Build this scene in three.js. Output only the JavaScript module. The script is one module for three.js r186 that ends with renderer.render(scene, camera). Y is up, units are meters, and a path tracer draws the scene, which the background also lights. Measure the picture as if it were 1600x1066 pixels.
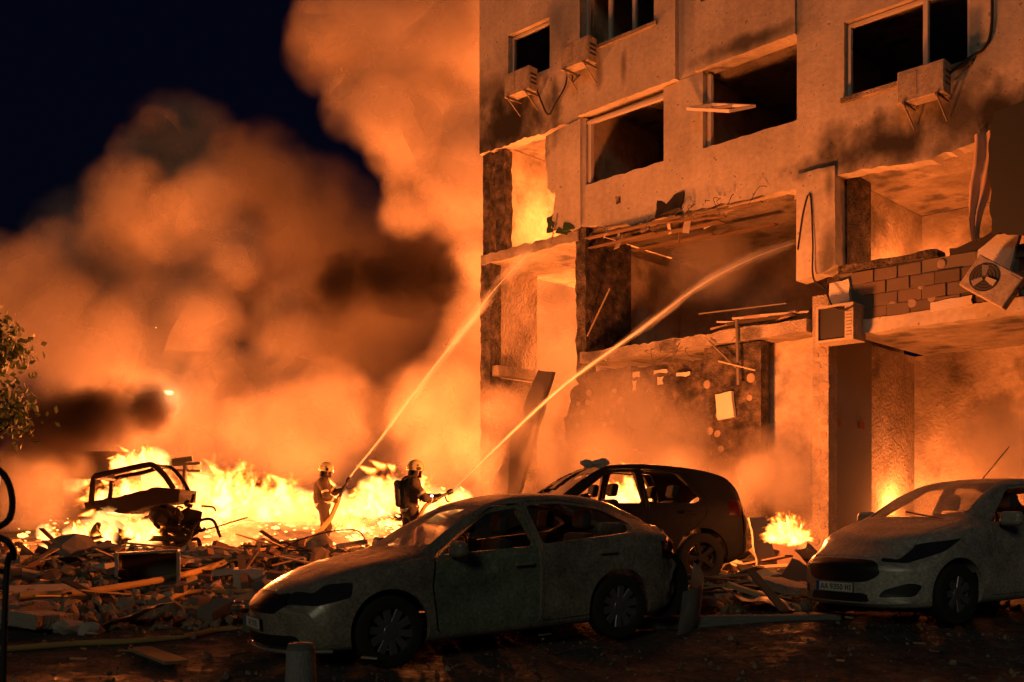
import * as THREE from 'three';
import { mergeGeometries, mergeVertices, toCreasedNormals } from 'three/addons/utils/BufferGeometryUtils.js';
import { RoundedBoxGeometry } from 'three/addons/geometries/RoundedBoxGeometry.js';
import { MarchingCubes } from 'three/addons/objects/MarchingCubes.js';
import { ImprovedNoise } from 'three/addons/math/ImprovedNoise.js';
import { Brush, Evaluator, ADDITION, SUBTRACTION, INTERSECTION } from 'three-bvh-csg';

// ---------------------------------------------------------------- camera, sky, light, exposure
const scene = new THREE.Scene();
const EYE = 1.3, FOCAL = 1600, HORIZON = 805;            // eye height in metres; focal length and horizon of a 1600 x 1066 frame
const camera = new THREE.PerspectiveCamera(2 * Math.atan(533 / FOCAL) * 180 / Math.PI, 1600 / 1066, 0.1, 400);
camera.position.set(0, EYE, 0);
camera.lookAt(0, EYE, -10);
camera.setViewOffset(1600, 1066, 0, 533 - HORIZON, 1600, 1066);   // level camera with a raised lens: verticals stay parallel
camera.focus = 19; camera.userData.fStop = 4;
{ // night sky: deep blue overhead, paler near the horizon
  const w = 16, h = 64, d = new Float32Array(w * h * 4);
  for (let j = 0; j < h; j++) for (let i = 0; i < w; i++) {
    const up = Math.max(0, Math.sin(((j + 0.5) / h - 0.5) * Math.PI)), k = (j * w + i) * 4;
    d[k] = 0.0006 + 0.0003 * (1 - up); d[k + 1] = 0.0011 + 0.0003 * (1 - up); d[k + 2] = 0.0045 + 0.0012 * up; d[k + 3] = 1;
  }
  const t = new THREE.DataTexture(d, w, h, THREE.RGBAFormat, THREE.FloatType);
  t.mapping = THREE.EquirectangularReflectionMapping; t.magFilter = THREE.LinearFilter; t.needsUpdate = true;
  scene.background = t; scene.environment = t;
}
const townLight = new THREE.DirectionalLight(0xe2dcb8, 0.23);            // faint town light from behind the camera
townLight.position.set(-14, 16, 22); townLight.target.position.set(0, 0, -14); townLight.shadow.radius = 30; townLight.castShadow = true;
Object.assign(townLight.shadow.camera, { left: -30, right: 30, top: 30, bottom: -30, near: 1, far: 90 });
townLight.name = 'night_light'; scene.add(townLight, townLight.target);
const renderer = new THREE.WebGLRenderer({ antialias: true });
renderer.toneMapping = THREE.LinearToneMapping; renderer.toneMappingExposure = 1;
renderer.shadowMap.enabled = true; renderer.shadowMap.type = THREE.PCFSoftShadowMap;

// ---------------------------------------------------------------- helpers
let seed = 12345;
const rnd = () => { seed = (seed + 0x6d2b79f5) | 0; let t = Math.imul(seed ^ (seed >>> 15), 1 | seed); t = (t + Math.imul(t ^ (t >>> 7), 61 | t)) ^ t; return ((t ^ (t >>> 14)) >>> 0) / 4294967296; };
const reseed = (s) => { seed = s | 0; };
const rr = (a, b) => a + (b - a) * rnd();
const gauss = () => Math.sqrt(-2 * Math.log(1 - rnd() * 0.99999)) * Math.cos(2 * Math.PI * rnd());
const clamp = (x, a = 0, b = 1) => Math.min(b, Math.max(a, x));
const lerp = (a, b, t) => a + (b - a) * t;
const smooth = (a, b, x) => { const t = clamp((x - a) / (b - a)); return t * t * (3 - 2 * t); };
const V = (x, y, z) => new THREE.Vector3(x, y, z);
const IN = new ImprovedNoise();
const noise3 = (x, y, z) => IN.noise(x, y, z);
const fbm = (x, y, z, o = 4) => { let s = 0, a = 0.5; for (let i = 0; i < o; i++) { s += a * IN.noise(x, y, z); x *= 2.03; y *= 2.03; z *= 2.03; a *= 0.5; } return s; };
// where a spot seen at (px, py) of the 1600 x 1066 photograph lies, Z metres in front of the lens
const at = (px, py, Z) => V((px - 800) / FOCAL * Z, EYE + (HORIZON - py) / FOCAL * Z, -Z);
const names = new Map();
const numbered = (n) => { const k = names.get(n) ?? 0; names.set(n, k + 1); return k ? n + '_' + String(k).padStart(3, '0') : n; };
const tag = (o, label, category, group, kind) => { if (label) o.userData.label = label; if (category) o.userData.category = category; if (group) o.userData.group = group; if (kind) o.userData.kind = kind; return o; };
const part = (name, g, m, parent) => { const o = new THREE.Mesh(g, m); o.name = name; o.castShadow = o.receiveShadow = true; parent.add(o); return o; };
const thing = (name, label, category, pos, group) => { const o = new THREE.Group(); o.name = numbered(name); if (pos) o.position.copy(pos); scene.add(o); return tag(o, label, category, group); };
const single = (name, g, m, label, category, group, kind) => tag(part(numbered(name), g, m, scene), label, category, group, kind);
const copyOf = (root, label, group) => { const r = root.clone(); r.name = numbered(root.name.replace(/_\d{3}$/, '')); r.userData = { ...root.userData }; if (label) r.userData.label = label; if (group) r.userData.group = group; scene.add(r); return r; };
const rgb = (r, g, b) => new THREE.Color().setRGB(r, g, b);
const std = (r, g, b, rough = 0.9, more = {}) => new THREE.MeshPhysicalMaterial({ color: rgb(r, g, b), roughness: rough, ...more });
const boxAt = (x0, x1, y0, y1, z0, z1) => new THREE.BoxGeometry(Math.abs(x1 - x0), Math.abs(y1 - y0), Math.abs(z1 - z0)).translate((x0 + x1) / 2, (y0 + y1) / 2, (z0 + z1) / 2);
const plainMerge = (list) => mergeGeometries(list.map((g) => { g = g.index ? g.toNonIndexed() : g; for (const k of Object.keys(g.attributes)) if (!['position', 'normal', 'uv'].includes(k)) g.deleteAttribute(k); if (!g.attributes.uv) g.setAttribute('uv', new THREE.BufferAttribute(new Float32Array(g.attributes.position.count * 2), 2)); return g; }));
const tube = (pts, r, seg = 24, rad = 7, closed = false) => new THREE.TubeGeometry(new THREE.CatmullRomCurve3(pts, closed, 'catmullrom', 0.5), seg, r, rad, closed);
const bar = (a, b, r, rad = 6) => { const d = b.clone().sub(a), g = new THREE.CylinderGeometry(r, r, d.length(), rad); g.applyQuaternion(new THREE.Quaternion().setFromUnitVectors(V(0, 1, 0), d.clone().normalize())); return g.translate((a.x + b.x) / 2, (a.y + b.y) / 2, (a.z + b.z) / 2); };
const dataTex = (n, f, srgb = false) => { const d = new Uint8Array(n * n * 4); for (let j = 0; j < n; j++) for (let i = 0; i < n; i++) { const c = f(i / n, j / n); for (let k = 0; k < 4; k++) d[(j * n + i) * 4 + k] = clamp(c[k] ?? 1) * 255; } const t = new THREE.DataTexture(d, n, n); t.wrapS = t.wrapT = THREE.RepeatWrapping; t.magFilter = THREE.LinearFilter; if (srgb) t.colorSpace = THREE.SRGBColorSpace; t.needsUpdate = true; return t; };
// seamless noise on the unit square
const tile = (u, v, f, o = 4, s = 0) => { const n = (a, b) => fbm(a * f + s * 3.7, b * f + s * 1.9, s + 0.5, o), U = smooth(0.2, 0.8, u), W = smooth(0.2, 0.8, v), k = 1 / Math.sqrt((U * U + (1 - U) ** 2) * (W * W + (1 - W) ** 2)), c = (1 - U) * (1 - W), e = U * (1 - W), g = (1 - U) * W, q = U * W; return k * ((c > .001 ? c * n(u + 1, v + 1) : 0) + (e > .001 ? e * n(u, v + 1) : 0) + (g > .001 ? g * n(u + 1, v) : 0) + (q > .001 ? q * n(u, v) : 0)); };
// ---------------------------------------------------------------- ground
const berm = (x, Z) => 0.55 * smooth(22.5, 26, Z) * (1 - smooth(-3, 0, x)) * (1 - smooth(60, 90, Z)) + 0.5 * smooth(12.5, 18.5, Z - 0.10 * clamp(x + 9, 0, 12)) * (1 - 0.42 * smooth(-3.5, 1.5, x)) * (1 - smooth(60, 90, Z));
const groundH = (x, z) => { const Z = -z; return -0.08 + 0.15 * smooth(9, 11.3, Z) + 0.1 * smooth(1.2, 3.2, x) * smooth(8.6, 9.6, Z) + berm(x, Z) + 0.05 * fbm(x * 0.5, Z * 0.5, 2, 3) * smooth(10, 14, Z) + 0.14 * fbm(x * 0.9, Z * 0.9, 9, 3) * smooth(13, 17, Z) * (x < 3 ? 1 : 0.3); };
const onGround = (px, Z, lift = 0) => { const x = (px - 800) / FOCAL * Z; return V(x, groundH(x, -Z) + lift, -Z); };
const asphaltMap = dataTex(400, (u, v) => {
  const a = tile(u, v, 9, 5), b = tile(u, v, 60, 3, 4), c = tile(u, v, 4, 3, 11), k = 0.26 + a * 0.16 + b * 0.22 + (c > 0.12 ? 0.05 : 0);
  return [k * 1.02, k * 0.97, k * 0.9, 1];
}, true);
const wetMap = dataTex(256, (u, v) => { const a = tile(u, v, 7, 4, 3), b = tile(u, v, 40, 3, 8); const k = clamp(0.84 + a * 0.9 + b * 0.6, 0.3, 1); return [k, k, k, 1]; });
const dirtBump = dataTex(256, (u, v) => { const k = 0.5 + tile(u, v, 30, 5, 5) * 0.7 + tile(u, v, 90, 2, 2) * 0.4; return [k, k, k, 1]; });
const rep = (t, r) => { const c = t.clone(); c.repeat.set(r, r); c.needsUpdate = true; return c; };
const groundMat = new THREE.MeshPhysicalMaterial({ name: 'wet_asphalt', map: rep(asphaltMap, 1 / 3), roughnessMap: rep(wetMap, 1 / 4.1), bumpMap: rep(dirtBump, 1 / 1.7), bumpScale: 0.012, roughness: 1 });
{
  const xs = [], zs = [];
  for (let i = -150; i < -24; i += 14) xs.push(i); for (let i = -24; i < 20; i += 0.3) xs.push(i); for (let i = 20; i <= 150; i += 13) xs.push(i);
  for (let i = -30; i < 4; i += 6) zs.push(i); for (let i = 4; i < 34; i += 0.3) zs.push(i); for (let i = 34; i <= 220; i += 9) zs.push(i);
  const P = [], U = [], I = [];
  for (const Z of zs) for (const x of xs) { P.push(x, groundH(x, -Z), -Z); U.push(x, -Z); }
  const n = xs.length;
  for (let j = 0; j < zs.length - 1; j++) for (let i = 0; i < n - 1; i++) { const a = j * n + i; I.push(a, a + 1, a + n, a + 1, a + n + 1, a + n); }
  const g = new THREE.BufferGeometry(); g.setAttribute('position', new THREE.Float32BufferAttribute(P, 3)); g.setAttribute('uv', new THREE.Float32BufferAttribute(U, 2)); g.setIndex(I); g.computeVertexNormals();
  single('ground', g, groundMat, 'wet dirty asphalt street strewn with grit', 'ground', null, 'structure');
}
// the spot on the ground seen at (px, py) of the photograph
const spot = (px, py, lift = 0) => { for (let Z = 4; Z < 70; Z += 0.05) { const p = at(px, py, Z); if (p.y <= groundH(p.x, p.z)) return V(p.x, groundH(p.x, p.z) + lift, p.z); } return at(px, py, 40); };
// ---------------------------------------------------------------- apartment building: u runs along the front, v up, w out of the front
const BX = V(0.718, 0, 0.696).normalize(), BO = V(-0.796, 0, -25.44), BTURN = -Math.atan2(0.696, 0.718);
const toWorld = (u, v, w) => V(BO.x + BX.x * u - BX.z * w, v, BO.z + BX.z * u + BX.x * w);
const building = thing('apartment_building', 'multi storey apartment block with blown out walls and burning rooms', 'building', BO);
building.rotation.y = BTURN;
// soot on the render: [u, v, half width, half height, strength]
const SOOT = [[0.9, 10.6, 1.7, 1.2, 1], [0.4, 11.6, .9, .8, .5], [1.6, 11.4, .5, .5, .5], [10.4, 7.9, 1.6, .5, .9], [11.6, 8.0, 1, .7, .7], [9.4, 8.2, .5, .35, .4], [12.2, 8.0, .6, .5, .9], [7.6, 10.55, 1.3, .2, .6], [9.35, 6.1, .25, .6, .5], [10.3, 5.4, .7, .5, .7], [3.25, 5.6, .3, .9, .7], [9.35, 7.4, .12, .6, .4], [3.9, 11.2, .12, .5, .35], [4.6, 11.0, .1, .4, .35], [10.9, 8.3, .12, .5, .3]];
const facadeTex = (() => {
  const n = 1024, d = new Uint8Array(n * n * 4);
  for (let j = 0; j < n; j++) for (let i = 0; i < n; i++) {
    const u = i / n * 16, v = j / n * 16, g = fbm(u * 9, v * 9, 1, 3), c = fbm(u * 0.7, v * 0.7, 5, 4), st = fbm(u * 6, v * 0.5, 3, 3);
    let k = 0.69 + g * 0.10 + c * 0.16 + st * 0.06, s = 0;
    for (const [a, b, ra, rb, q] of SOOT) { const e = Math.hypot((u - a) / ra, (v - b) / rb); if (e < 1.5) s = Math.max(s, q * clamp((1.15 - e + fbm(u * 2.2, v * 1.6, 8, 5) * 0.9) * 1.1)); }
    if (g > 0.34) k *= 0.7;
    const m = 1 - 0.86 * clamp(s), o = (j * n + i) * 4;
    d[o] = clamp(k * m) * 255; d[o + 1] = clamp(k * 0.945 * m) * 255; d[o + 2] = clamp(k * 0.86 * m) * 255; d[o + 3] = 255;
  }
  const t = new THREE.DataTexture(d, n, n); t.wrapS = t.wrapT = THREE.RepeatWrapping; t.magFilter = THREE.LinearFilter; t.colorSpace = THREE.SRGBColorSpace; t.repeat.set(1 / 16, 1 / 16); t.needsUpdate = true; return t;
})();
const plasterBump = dataTex(256, (u, v) => { const k = 0.5 + tile(u, v, 26, 4, 6) * 0.6 + tile(u, v, 6, 3, 1) * 0.5; return [k, k, k, 1]; });
const roomTex = dataTex(400, (u, v) => { const a = tile(u, v, 5, 5, 2), b = tile(u, v, 30, 3, 9), s = clamp((tile(u, v, 3.3, 5, 20) - 0.08) * 5), k = (0.66 + a * 0.2 + b * 0.1) * (1 - 0.3 * s); return [k, k * 0.93, k * 0.84, 1]; }, true);
const burntTex = dataTex(320, (u, v) => { const a = tile(u, v, 12, 5, 7), b = tile(u, v, 5, 4, 3), k = clamp(0.27 + a * 0.34 + b * 0.2, 0.07, 1); return [k * 1.02, k * 0.9, k * 0.78, 1]; }, true);
const wallMat = new THREE.MeshPhysicalMaterial({ name: 'plaster', map: facadeTex, bumpMap: rep(plasterBump, 0.8), bumpScale: 0.005, roughness: 0.95 });
const roomMat = new THREE.MeshPhysicalMaterial({ name: 'room_plaster', map: rep(roomTex, 0.28), bumpMap: rep(plasterBump, 0.6), bumpScale: 0.02, roughness: 0.95 });
const burntMat = new THREE.MeshPhysicalMaterial({ name: 'burnt_wall', map: rep(burntTex, 0.45), bumpMap: rep(dirtBump, 0.8), bumpScale: 0.05, roughness: 0.95 });
const concreteMat = new THREE.MeshPhysicalMaterial({ name: 'concrete', map: rep(roomTex, 0.5), color: rgb(0.75, 0.74, 0.72), bumpMap: rep(dirtBump, 1.1), bumpScale: 0.03, roughness: 0.95 });
const whiteMat = new THREE.MeshPhysicalMaterial({ name: 'white_foam', color: rgb(0.5, 0.46, 0.4), bumpMap: rep(plasterBump, 1.6), bumpScale: 0.01, roughness: 0.9 });
const frameMat = std(0.55, 0.5, 0.44, 0.5), steelMat = std(0.16, 0.14, 0.12, 0.55, { metalness: 0.4 }), blackMat = std(0.012, 0.012, 0.012, 0.7), charMat = std(0.025, 0.022, 0.02, 0.9);
const glassDark = new THREE.MeshPhysicalMaterial({ name: 'pane', color: rgb(0.8, 0.85, 0.82), transmission: 1, thickness: 0, roughness: 0.04 });
// outline with torn edges: corners [u, v, torn?], torn tells how far the edge that starts there strays
const torn = (pts, s = 1) => { const out = []; pts.forEach(([x, y, t], i) => { const [x1, y1] = pts[(i + 1) % pts.length]; out.push(new THREE.Vector2(x, y)); if (t) { const L = Math.hypot(x1 - x, y1 - y), n = Math.max(2, Math.round(L / 0.11)); for (let k = 1; k < n; k++) { const f = k / n, e = t * (fbm((x + (x1 - x) * f) * 2.3 + s * 7, (y + (y1 - y) * f) * 2.3, s, 3) * 1.6 + rr(-0.35, 0.35)); out.push(new THREE.Vector2(x + (x1 - x) * f + e * (y1 - y) / L, y + (y1 - y) * f - e * (x1 - x) / L)); } } }); return out; };
const sheet = (outer, holes, w0, w1) => { const s = new THREE.Shape(torn(outer, outer[0][0] + outer[0][1])); for (const h of holes) s.holes.push(new THREE.Path(torn(h, h[0][0] * 3))); return new THREE.ExtrudeGeometry(s, { depth: w1 - w0, bevelEnabled: false, curveSegments: 4 }).translate(0, 0, w0); };
const rect = (u0, u1, v0, v1, t = [0, 0, 0, 0]) => [[u0, v0, t[0]], [u1, v0, t[1]], [u1, v1, t[2]], [u0, v1, t[3]]];
const uvBox = (u0, u1, v0, v1, w0, w1) => { // box with uv in metres
  const g = boxAt(u0, u1, v0, v1, w0, w1), p = g.attributes.position, n = g.attributes.normal, t = g.attributes.uv;
  for (let i = 0; i < p.count; i++) { const ax = Math.abs(n.getX(i)) > .5 ? 0 : Math.abs(n.getY(i)) > .5 ? 1 : 2; t.setXY(i, ax === 0 ? p.getZ(i) * 1.0 + u0 : p.getX(i), ax === 1 ? p.getZ(i) : p.getY(i)); } return g; };
reseed(5);
const B = (name, g, m = wallMat) => part(name, g, m, building);
// outer walls, level by level
const wallA = B('wall', sheet([[0, 10.25, .06], [3.3, 10.25, 0], [3.3, 15, 0], [0, 15, 0]], [rect(1.0, 2.35, 11.68, 12.88)], -.3, .02));
const wallB = B('wall', sheet([[3.3, 10.28, .02], [5.95, 10.34, 0], [5.95, 15, 0], [3.3, 15, 0]], [rect(3.36, 5.41, 11.68, 13.2)], -.3, .14));
B('wall', uvBox(5.95, 6.4, 10.36, 15, -.3, 0));
B('wall', sheet([[6.4, 10.36, .01], [8.65, 10.4, 0], [8.65, 15, 0], [6.4, 15, 0]], [rect(6.55, 8.5, 11.73, 13.2)], -.3, .10));
B('wall', sheet([[8.65, 7.62, .04], [9.6, 7.55, .05], [11.2, 7.42, .07], [12.3, 7.6, .03], [16, 7.6, 0], [16, 15, 0], [8.65, 15, 0]], [rect(9.6, 11.84, 8.92, 10.32), rect(9.6, 11.84, 11.85, 13.2)], -.3, .02));
B('wall', sheet([[3.3, 7.82, .07], [4.6, 7.62, .09], [6.4, 7.56, .07], [8.65, 7.48, 0], [8.65, 8.8, .02], [6.53, 8.78, 0], [6.53, 10.36, .03], [5.56, 10.3, 0], [5.56, 8.76, .03], [3.42, 8.74, 0], [3.42, 10.25, 0], [3.3, 10.25, 0]], [[[4.28, 8.12, .03], [4.42, 8.12, .03], [4.42, 8.3, 0], [4.28, 8.3, 0]]], -.3, 0));
B('wall', sheet([[2.3, 8.9, .1], [2.55, 8.75, 0], [2.42, 7.95, .09], [3.05, 7.75, .06], [3.3, 7.85, 0], [3.3, 10.26, .03], [2.25, 10.12, .05]], [], -.12, .05));
B('wall', sheet([[.55, 7.62, .05], [.82, 7.62, .05], [.82, 10.2, 0], [.5, 10.2, 0]], [], -.3, -.02), burntMat);
// columns and cross walls
B('pillar', sheet([[.02, 0, 0], [.36, 0, .04], [.36, 7.55, 0], [.02, 7.55, .05]], [], -.38, 0), burntMat);
B('pillar', sheet([[.08, 7.5, 0], [.34, 7.5, .04], [.34, 10.22, 0], [.08, 10.22, .03]], [], -.38, -.02), burntMat);
B('pillar', sheet([[3.12, 4.4, .04], [3.4, 4.4, .04], [3.4, 7.85, 0], [3.12, 7.85, .05]], [], -.38, -.02), burntMat);
B('pillar', sheet([[8.68, 5.72, .03], [9.22, 5.78, .04], [9.47, 5.9, .02], [9.45, 7.72, .03], [8.68, 7.72, 0]], [], -.3, .1));
B('pillar', uvBox(8.96, 9.28, 0, 5.4, -.35, 0), concreteMat);
B('partition_wall', uvBox(.1, .32, 4.98, 7.5, -1.75, -.38), roomMat);
B('partition_wall', uvBox(.1, .32, 0, 4.7, -1.75, -.38), burntMat);
B('partition_wall', uvBox(3.16, 3.36, 4.99, 7.71, -1.75, -.38), burntMat);
B('partition_wall', uvBox(3.05, 3.2, 4.99, 7.71, -4, -1.75), roomMat);
B('partition_wall', uvBox(9.02, 9.26, 0, 4.75, -1.85, -.35), std(.2, .185, .16, .9));
for (const w of [-.5, -1.5]) B('vent_brick', boxAt(9.262, 9.275, 2.98, 3.12, w, w + .22), std(.25, .07, .03, .9));
B('partition_wall', uvBox(8.9, 9.05, 0, 4.75, -4.4, -1.85), roomMat);
B('partition_wall', uvBox(9.1, 9.5, 4.99, 7.71, -1.3, -.3), burntMat);
B('partition_wall', uvBox(9.1, 9.3, 4.99, 7.71, -4.2, -1.3), roomMat);
B('partition_wall', uvBox(3.2, 3.4, 7.95, 10.6, -4, -.3), roomMat);
B('partition_wall', uvBox(6.0, 6.15, 7.95, 10.6, -4, -.3), roomMat);
B('partition_wall', uvBox(8.8, 8.95, 7.95, 10.6, -4, -.3), roomMat);
B('partition_wall', uvBox(3.2, 3.4, 10.85, 14, -4, -.3), roomMat);
// back walls
B('back_wall', uvBox(3.05, 9.1, 4.99, 7.71, -4.2, -4), roomMat);
B('back_wall', uvBox(9.1, 16, 4.99, 7.71, -4.4, -4.2), roomMat);
B('back_wall', uvBox(0, 16, 7.95, 10.59, -4.2, -4), roomMat);
B('back_wall', uvBox(0, 16, 10.9, 14.5, -4.2, -4), roomMat);
B('back_wall', uvBox(8.9, 16, 0, 4.75, -4.6, -4.4), roomMat);
B('back_wall', uvBox(6.5, 9.02, 0, 4.75, -.75, -.6), roomMat);
B('end_wall', uvBox(.0, .2, 7.76, 10.58, -4, -.4), roomMat);
B('end_wall', uvBox(0, .25, 10.62, 15, -6, -.3), roomMat);
// floors
B('floor_slab', sheet([[.37, 4.72, .03], [.62, 4.72, .05], [.55, 4.98, .03], [.37, 4.98, 0]], [], -1.75, -.05), concreteMat);
B('floor_slab', sheet([[3.35, 4.72, .03], [8.9, 4.74, 0], [8.9, 4.98, .05], [3.35, 4.96, 0]], [], -4.2, .12), concreteMat);
B('floor_slab', sheet(rect(9.28, 16, 4.74, 4.98), [], -4.6, -.1), concreteMat);
B('floor_slab', sheet([[.05, 7.5, .04], [3.2, 7.52, 0], [3.2, 7.76, .05], [.05, 7.74, 0]], [], -4, .02), concreteMat);
B('floor_slab', sheet(rect(3.36, 16, 7.72, 7.94), [], -4.2, -.3), concreteMat);
B('floor_slab', sheet(rect(.02, 16, 10.6, 10.84), [], -4.2, -.3), concreteMat);
B('floor_slab', sheet(rect(.02, 16, 13.5, 13.75), [], -4.2, -.3), concreteMat);
B('room_floor', uvBox(.02, 16, -.2, .06, -4.6, -.4), concreteMat);
// ground floor front
B('shop_wall', sheet([[2.95, 0, 0], [4.66, 0, 0], [4.66, 4.55, .05], [3.2, 4.5, .2], [2.75, 3.4, .1]], [], -.3, -.05), burntMat);
B('shop_wall', uvBox(6.55, 7.86, 0, 4.7, -.3, -.02), burntMat);
{ // scorched insulation, deeply wrinkled
  const g = new THREE.PlaneGeometry(1.9, 4.5, 44, 90), p = g.attributes.position;
  for (let i = 0; i < p.count; i++) p.setZ(i, -.1 + .28 * fbm(p.getX(i) * 2.1, p.getY(i) * 2.1, 4, 4));
  g.computeVertexNormals(); g.translate(5.6, 2.25, 0); const u = g.attributes.uv; for (let i = 0; i < p.count; i++) u.setXY(i, p.getX(i), p.getY(i));
  B('burnt_insulation', g, burntMat);
  for (const [u0, v0, a, b] of [[4.78, 4.38, .14, .1], [4.75, 4.2, .09, .2], [5.32, 4.36, .26, .07], [5.42, 4.22, .12, .14], [5.9, 4.26, .26, .06]]) B('insulation_scrap', sheet(rect(u0, u0 + a * 1.3, v0 - b * 1.2, v0, [.07, .06, .05, .07]), [], .02, .035), whiteMat);
}
// round adhesive dabs left by torn-off insulation
const dabGeo = [0, 1, 2].map((k) => { const n = 9, P = [[0, 0]]; const s = new THREE.Shape(); for (let i = 0; i < n; i++) { const a = i / n * 6.283, r = 0.06 * (1 + 0.22 * noise3(i * 1.7, k * 5, .5)); i ? s.lineTo(Math.cos(a) * r, Math.sin(a) * r * 1.1) : s.moveTo(r, 0); } return new THREE.ExtrudeGeometry(s, { depth: .006, bevelEnabled: true, bevelSize: .014, bevelThickness: .008, bevelSegments: 1, steps: 1 }); });
const dabMat = std(.25, .2, .155, .95, { bumpMap: rep(plasterBump, 2), bumpScale: .01 });
const dab = (u, v, w, s = 1) => { const o = part('adhesive_dab', dabGeo[(rnd() * 3) | 0], dabMat, building); o.position.set(u, v, w); o.rotation.z = rr(0, 6); o.scale.set(s, s, 1); };
for (let i = 0; i < 6; i++) for (let j = 0; j < 10; j++) if (rnd() > .68) dab(3.15 + i * .25 + rr(-.05, .05) + (j % 2) * .1, 1.9 + j * .24 + rr(-.05, .05), -.04, rr(.7, 1.15));
for (let j = 0; j < 9; j++) for (const u of [6.7, 6.95, 7.6]) if (rnd() > .6) dab(u + rr(-.12, .05), 1.6 + j * .34 + rr(-.06, .06), -.01, rr(.8, 1.2));
for (let j = 0; j < 14; j++) for (const u of [9.04, 9.19]) if (rnd() > .35) dab(u + rr(-.03, .02), .5 + j * .32 + rr(-.06, .06), .0, rr(.6, 1.35));
{ const p = B('insulation_panel', sheet(rect(-.19, .19, -.26, .26, [.02, .02, .02, .02]), [], 0, .09), whiteMat); p.position.set(7.12, 3.48, .03); p.rotation.z = .12; }
// block parapet under the burning room: every block its own piece
{
  const core = B('parapet', uvBox(9.5, 12.6, 4.82, 5.72, -.28, -.0), std(.14, .115, .09, .95));
  const bm = [std(.16, .125, .095, .95, { bumpMap: rep(dirtBump, 2), bumpScale: .02 }), std(.2, .16, .125, .95, { bumpMap: rep(dirtBump, 2), bumpScale: .02 }), std(.13, .095, .07, .95)];
  const bg = [0, 1].map((k) => new RoundedBoxGeometry(.425 - k * .02, .213, .16, 1, .012));
  for (let r = 0; r < 4; r++) for (let c = 0; c < 8; c++) {
    const u = 9.75 + c * .43 + (r % 2) * .2, v = 4.93 + r * .222; if (u > 12.6 || (u < 10.35 && r > 0 && r < 3 && rnd() < .7) || (r === 3 && u > 10.6 && rnd() < .15)) continue;
    const o = part('block', bg[(rnd() * 2) | 0], bm[(rnd() * 3) | 0], core); o.position.set(u, v, -.05 + rr(-.025, .02)); o.rotation.set(rr(-.02, .02), rr(-.03, .03), rr(-.015, .015));
  }
  for (const [u, v] of [[10.5, 5.02], [10.85, 5.0], [11.2, 5.05], [11.6, 5.02], [11.02, 5.28], [11.9, 5.36], [11.36, 5.6], [11.95, 5.58]]) dab(u, v, .015, rr(.8, 1.1));
  const cap = B('parapet_ledge', sheet([[9.5, 5.72, .02], [11.3, 5.75, .02], [11.3, 5.86, .03], [9.5, 5.86, .02]], [], -.3, .06), burntMat);
  B('parapet_ledge', sheet([[11.5, 5.72, .03], [12.3, 5.74, .05], [12.25, 6.02, .08], [11.95, 5.92, .04], [11.5, 5.84, .03]], [], -.3, .02), charMat);
  B('slab_edge', sheet([[9.9, 4.58, .03], [12.8, 4.6, 0], [12.8, 4.84, .02], [9.9, 4.82, .02]], [], -.3, .05), wallMat);
  B('insulation_panel', sheet([[12.0, 5.2, .03], [12.5, 5.25, .04], [12.65, 5.85, .02], [12.3, 5.9, .03], [12.0, 5.7, .03]], [], 0, .12), whiteMat);
  B('insulation_panel', sheet([[9.35, 5.1, .03], [9.75, 5.12, .04], [9.72, 5.6, .04], [9.35, 5.56, .02]], [], 0, .1), whiteMat);
  B('insulation_panel', sheet([[11.2, 4.78, .03], [11.9, 4.82, .05], [11.9, 4.98, .03], [11.2, 4.95, .04]], [], .02, .08), whiteMat);
}
for (let k = 0; k < 22; k++) { const two = k % 2, u = rr(3.6, 8.6), v = two ? 7.66 : rr(4.76, 4.92); B('rebar', tube([V(u, v, .05), V(u + rr(-.1, .1), v - rr(.0, .12), .2), V(u + rr(-.25, .25), v - rr(.1, .45), rr(.2, .42))], .008, 8, 5), steelMat); }
for (let k = 0; k < 12; k++) { const u = rr(3.5, 8.4), v = 7.6 - rr(0, .08), l = rr(.12, .4); const e = B('plaster_scrap', sheet(rect(0, rr(.1, .3), -l, 0, [.04, .05, .02, .05]), [], 0, .015), wallMat); e.position.set(u, v, rr(-.6, .03)); e.rotation.set(rr(-.5, .5), rr(-.6, .6), rr(-.3, .3)); }
// window frames: frame > mullion
function windowFrame(u0, u1, v0, v1, mull, w, panes = []) {
  const f = B('window', plainMerge([boxAt(u0, u1, v0, v0 + .06, w - .04, w + .04), boxAt(u0, u1, v1 - .06, v1, w - .04, w + .04), boxAt(u0, u0 + .06, v0 + .06, v1 - .06, w - .04, w + .04), boxAt(u1 - .06, u1, v0 + .06, v1 - .06, w - .04, w + .04)]), frameMat);
  mull.forEach((u) => part('mullion', boxAt(u - .04, u + .04, v0 + .06, v1 - .06, w - .05, w + .05), frameMat, f));
  panes.forEach(([a, b]) => part('pane', boxAt(a, b, v0 + .06, v1 - .06, w - .004, w + .004), glassDark, f));
  return f;
}
windowFrame(3.38, 5.39, 11.7, 13.18, [4.06, 4.72], -.12, [[4.1, 4.68], [4.76, 5.32]]);
windowFrame(9.62, 11.82, 8.94, 10.3, [11.05], -.12, [[11.1, 11.76]]);
windowFrame(6.57, 8.48, 11.75, 13.18, [7.5], -.1, [[6.63, 7.46]]);
windowFrame(1.02, 2.33, 11.7, 12.86, [], -.14, [[1.08, 2.27]]);
B('window_head', boxAt(3.44, 5.54, 10.1, 10.16, -.12, -.02), frameMat); B('window_head', boxAt(3.44, 5.54, 10.19, 10.23, -.2, -.1), frameMat);
B('window_jamb', boxAt(3.46, 3.54, 8.76, 10.1, -.14, -.04), frameMat);
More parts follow.
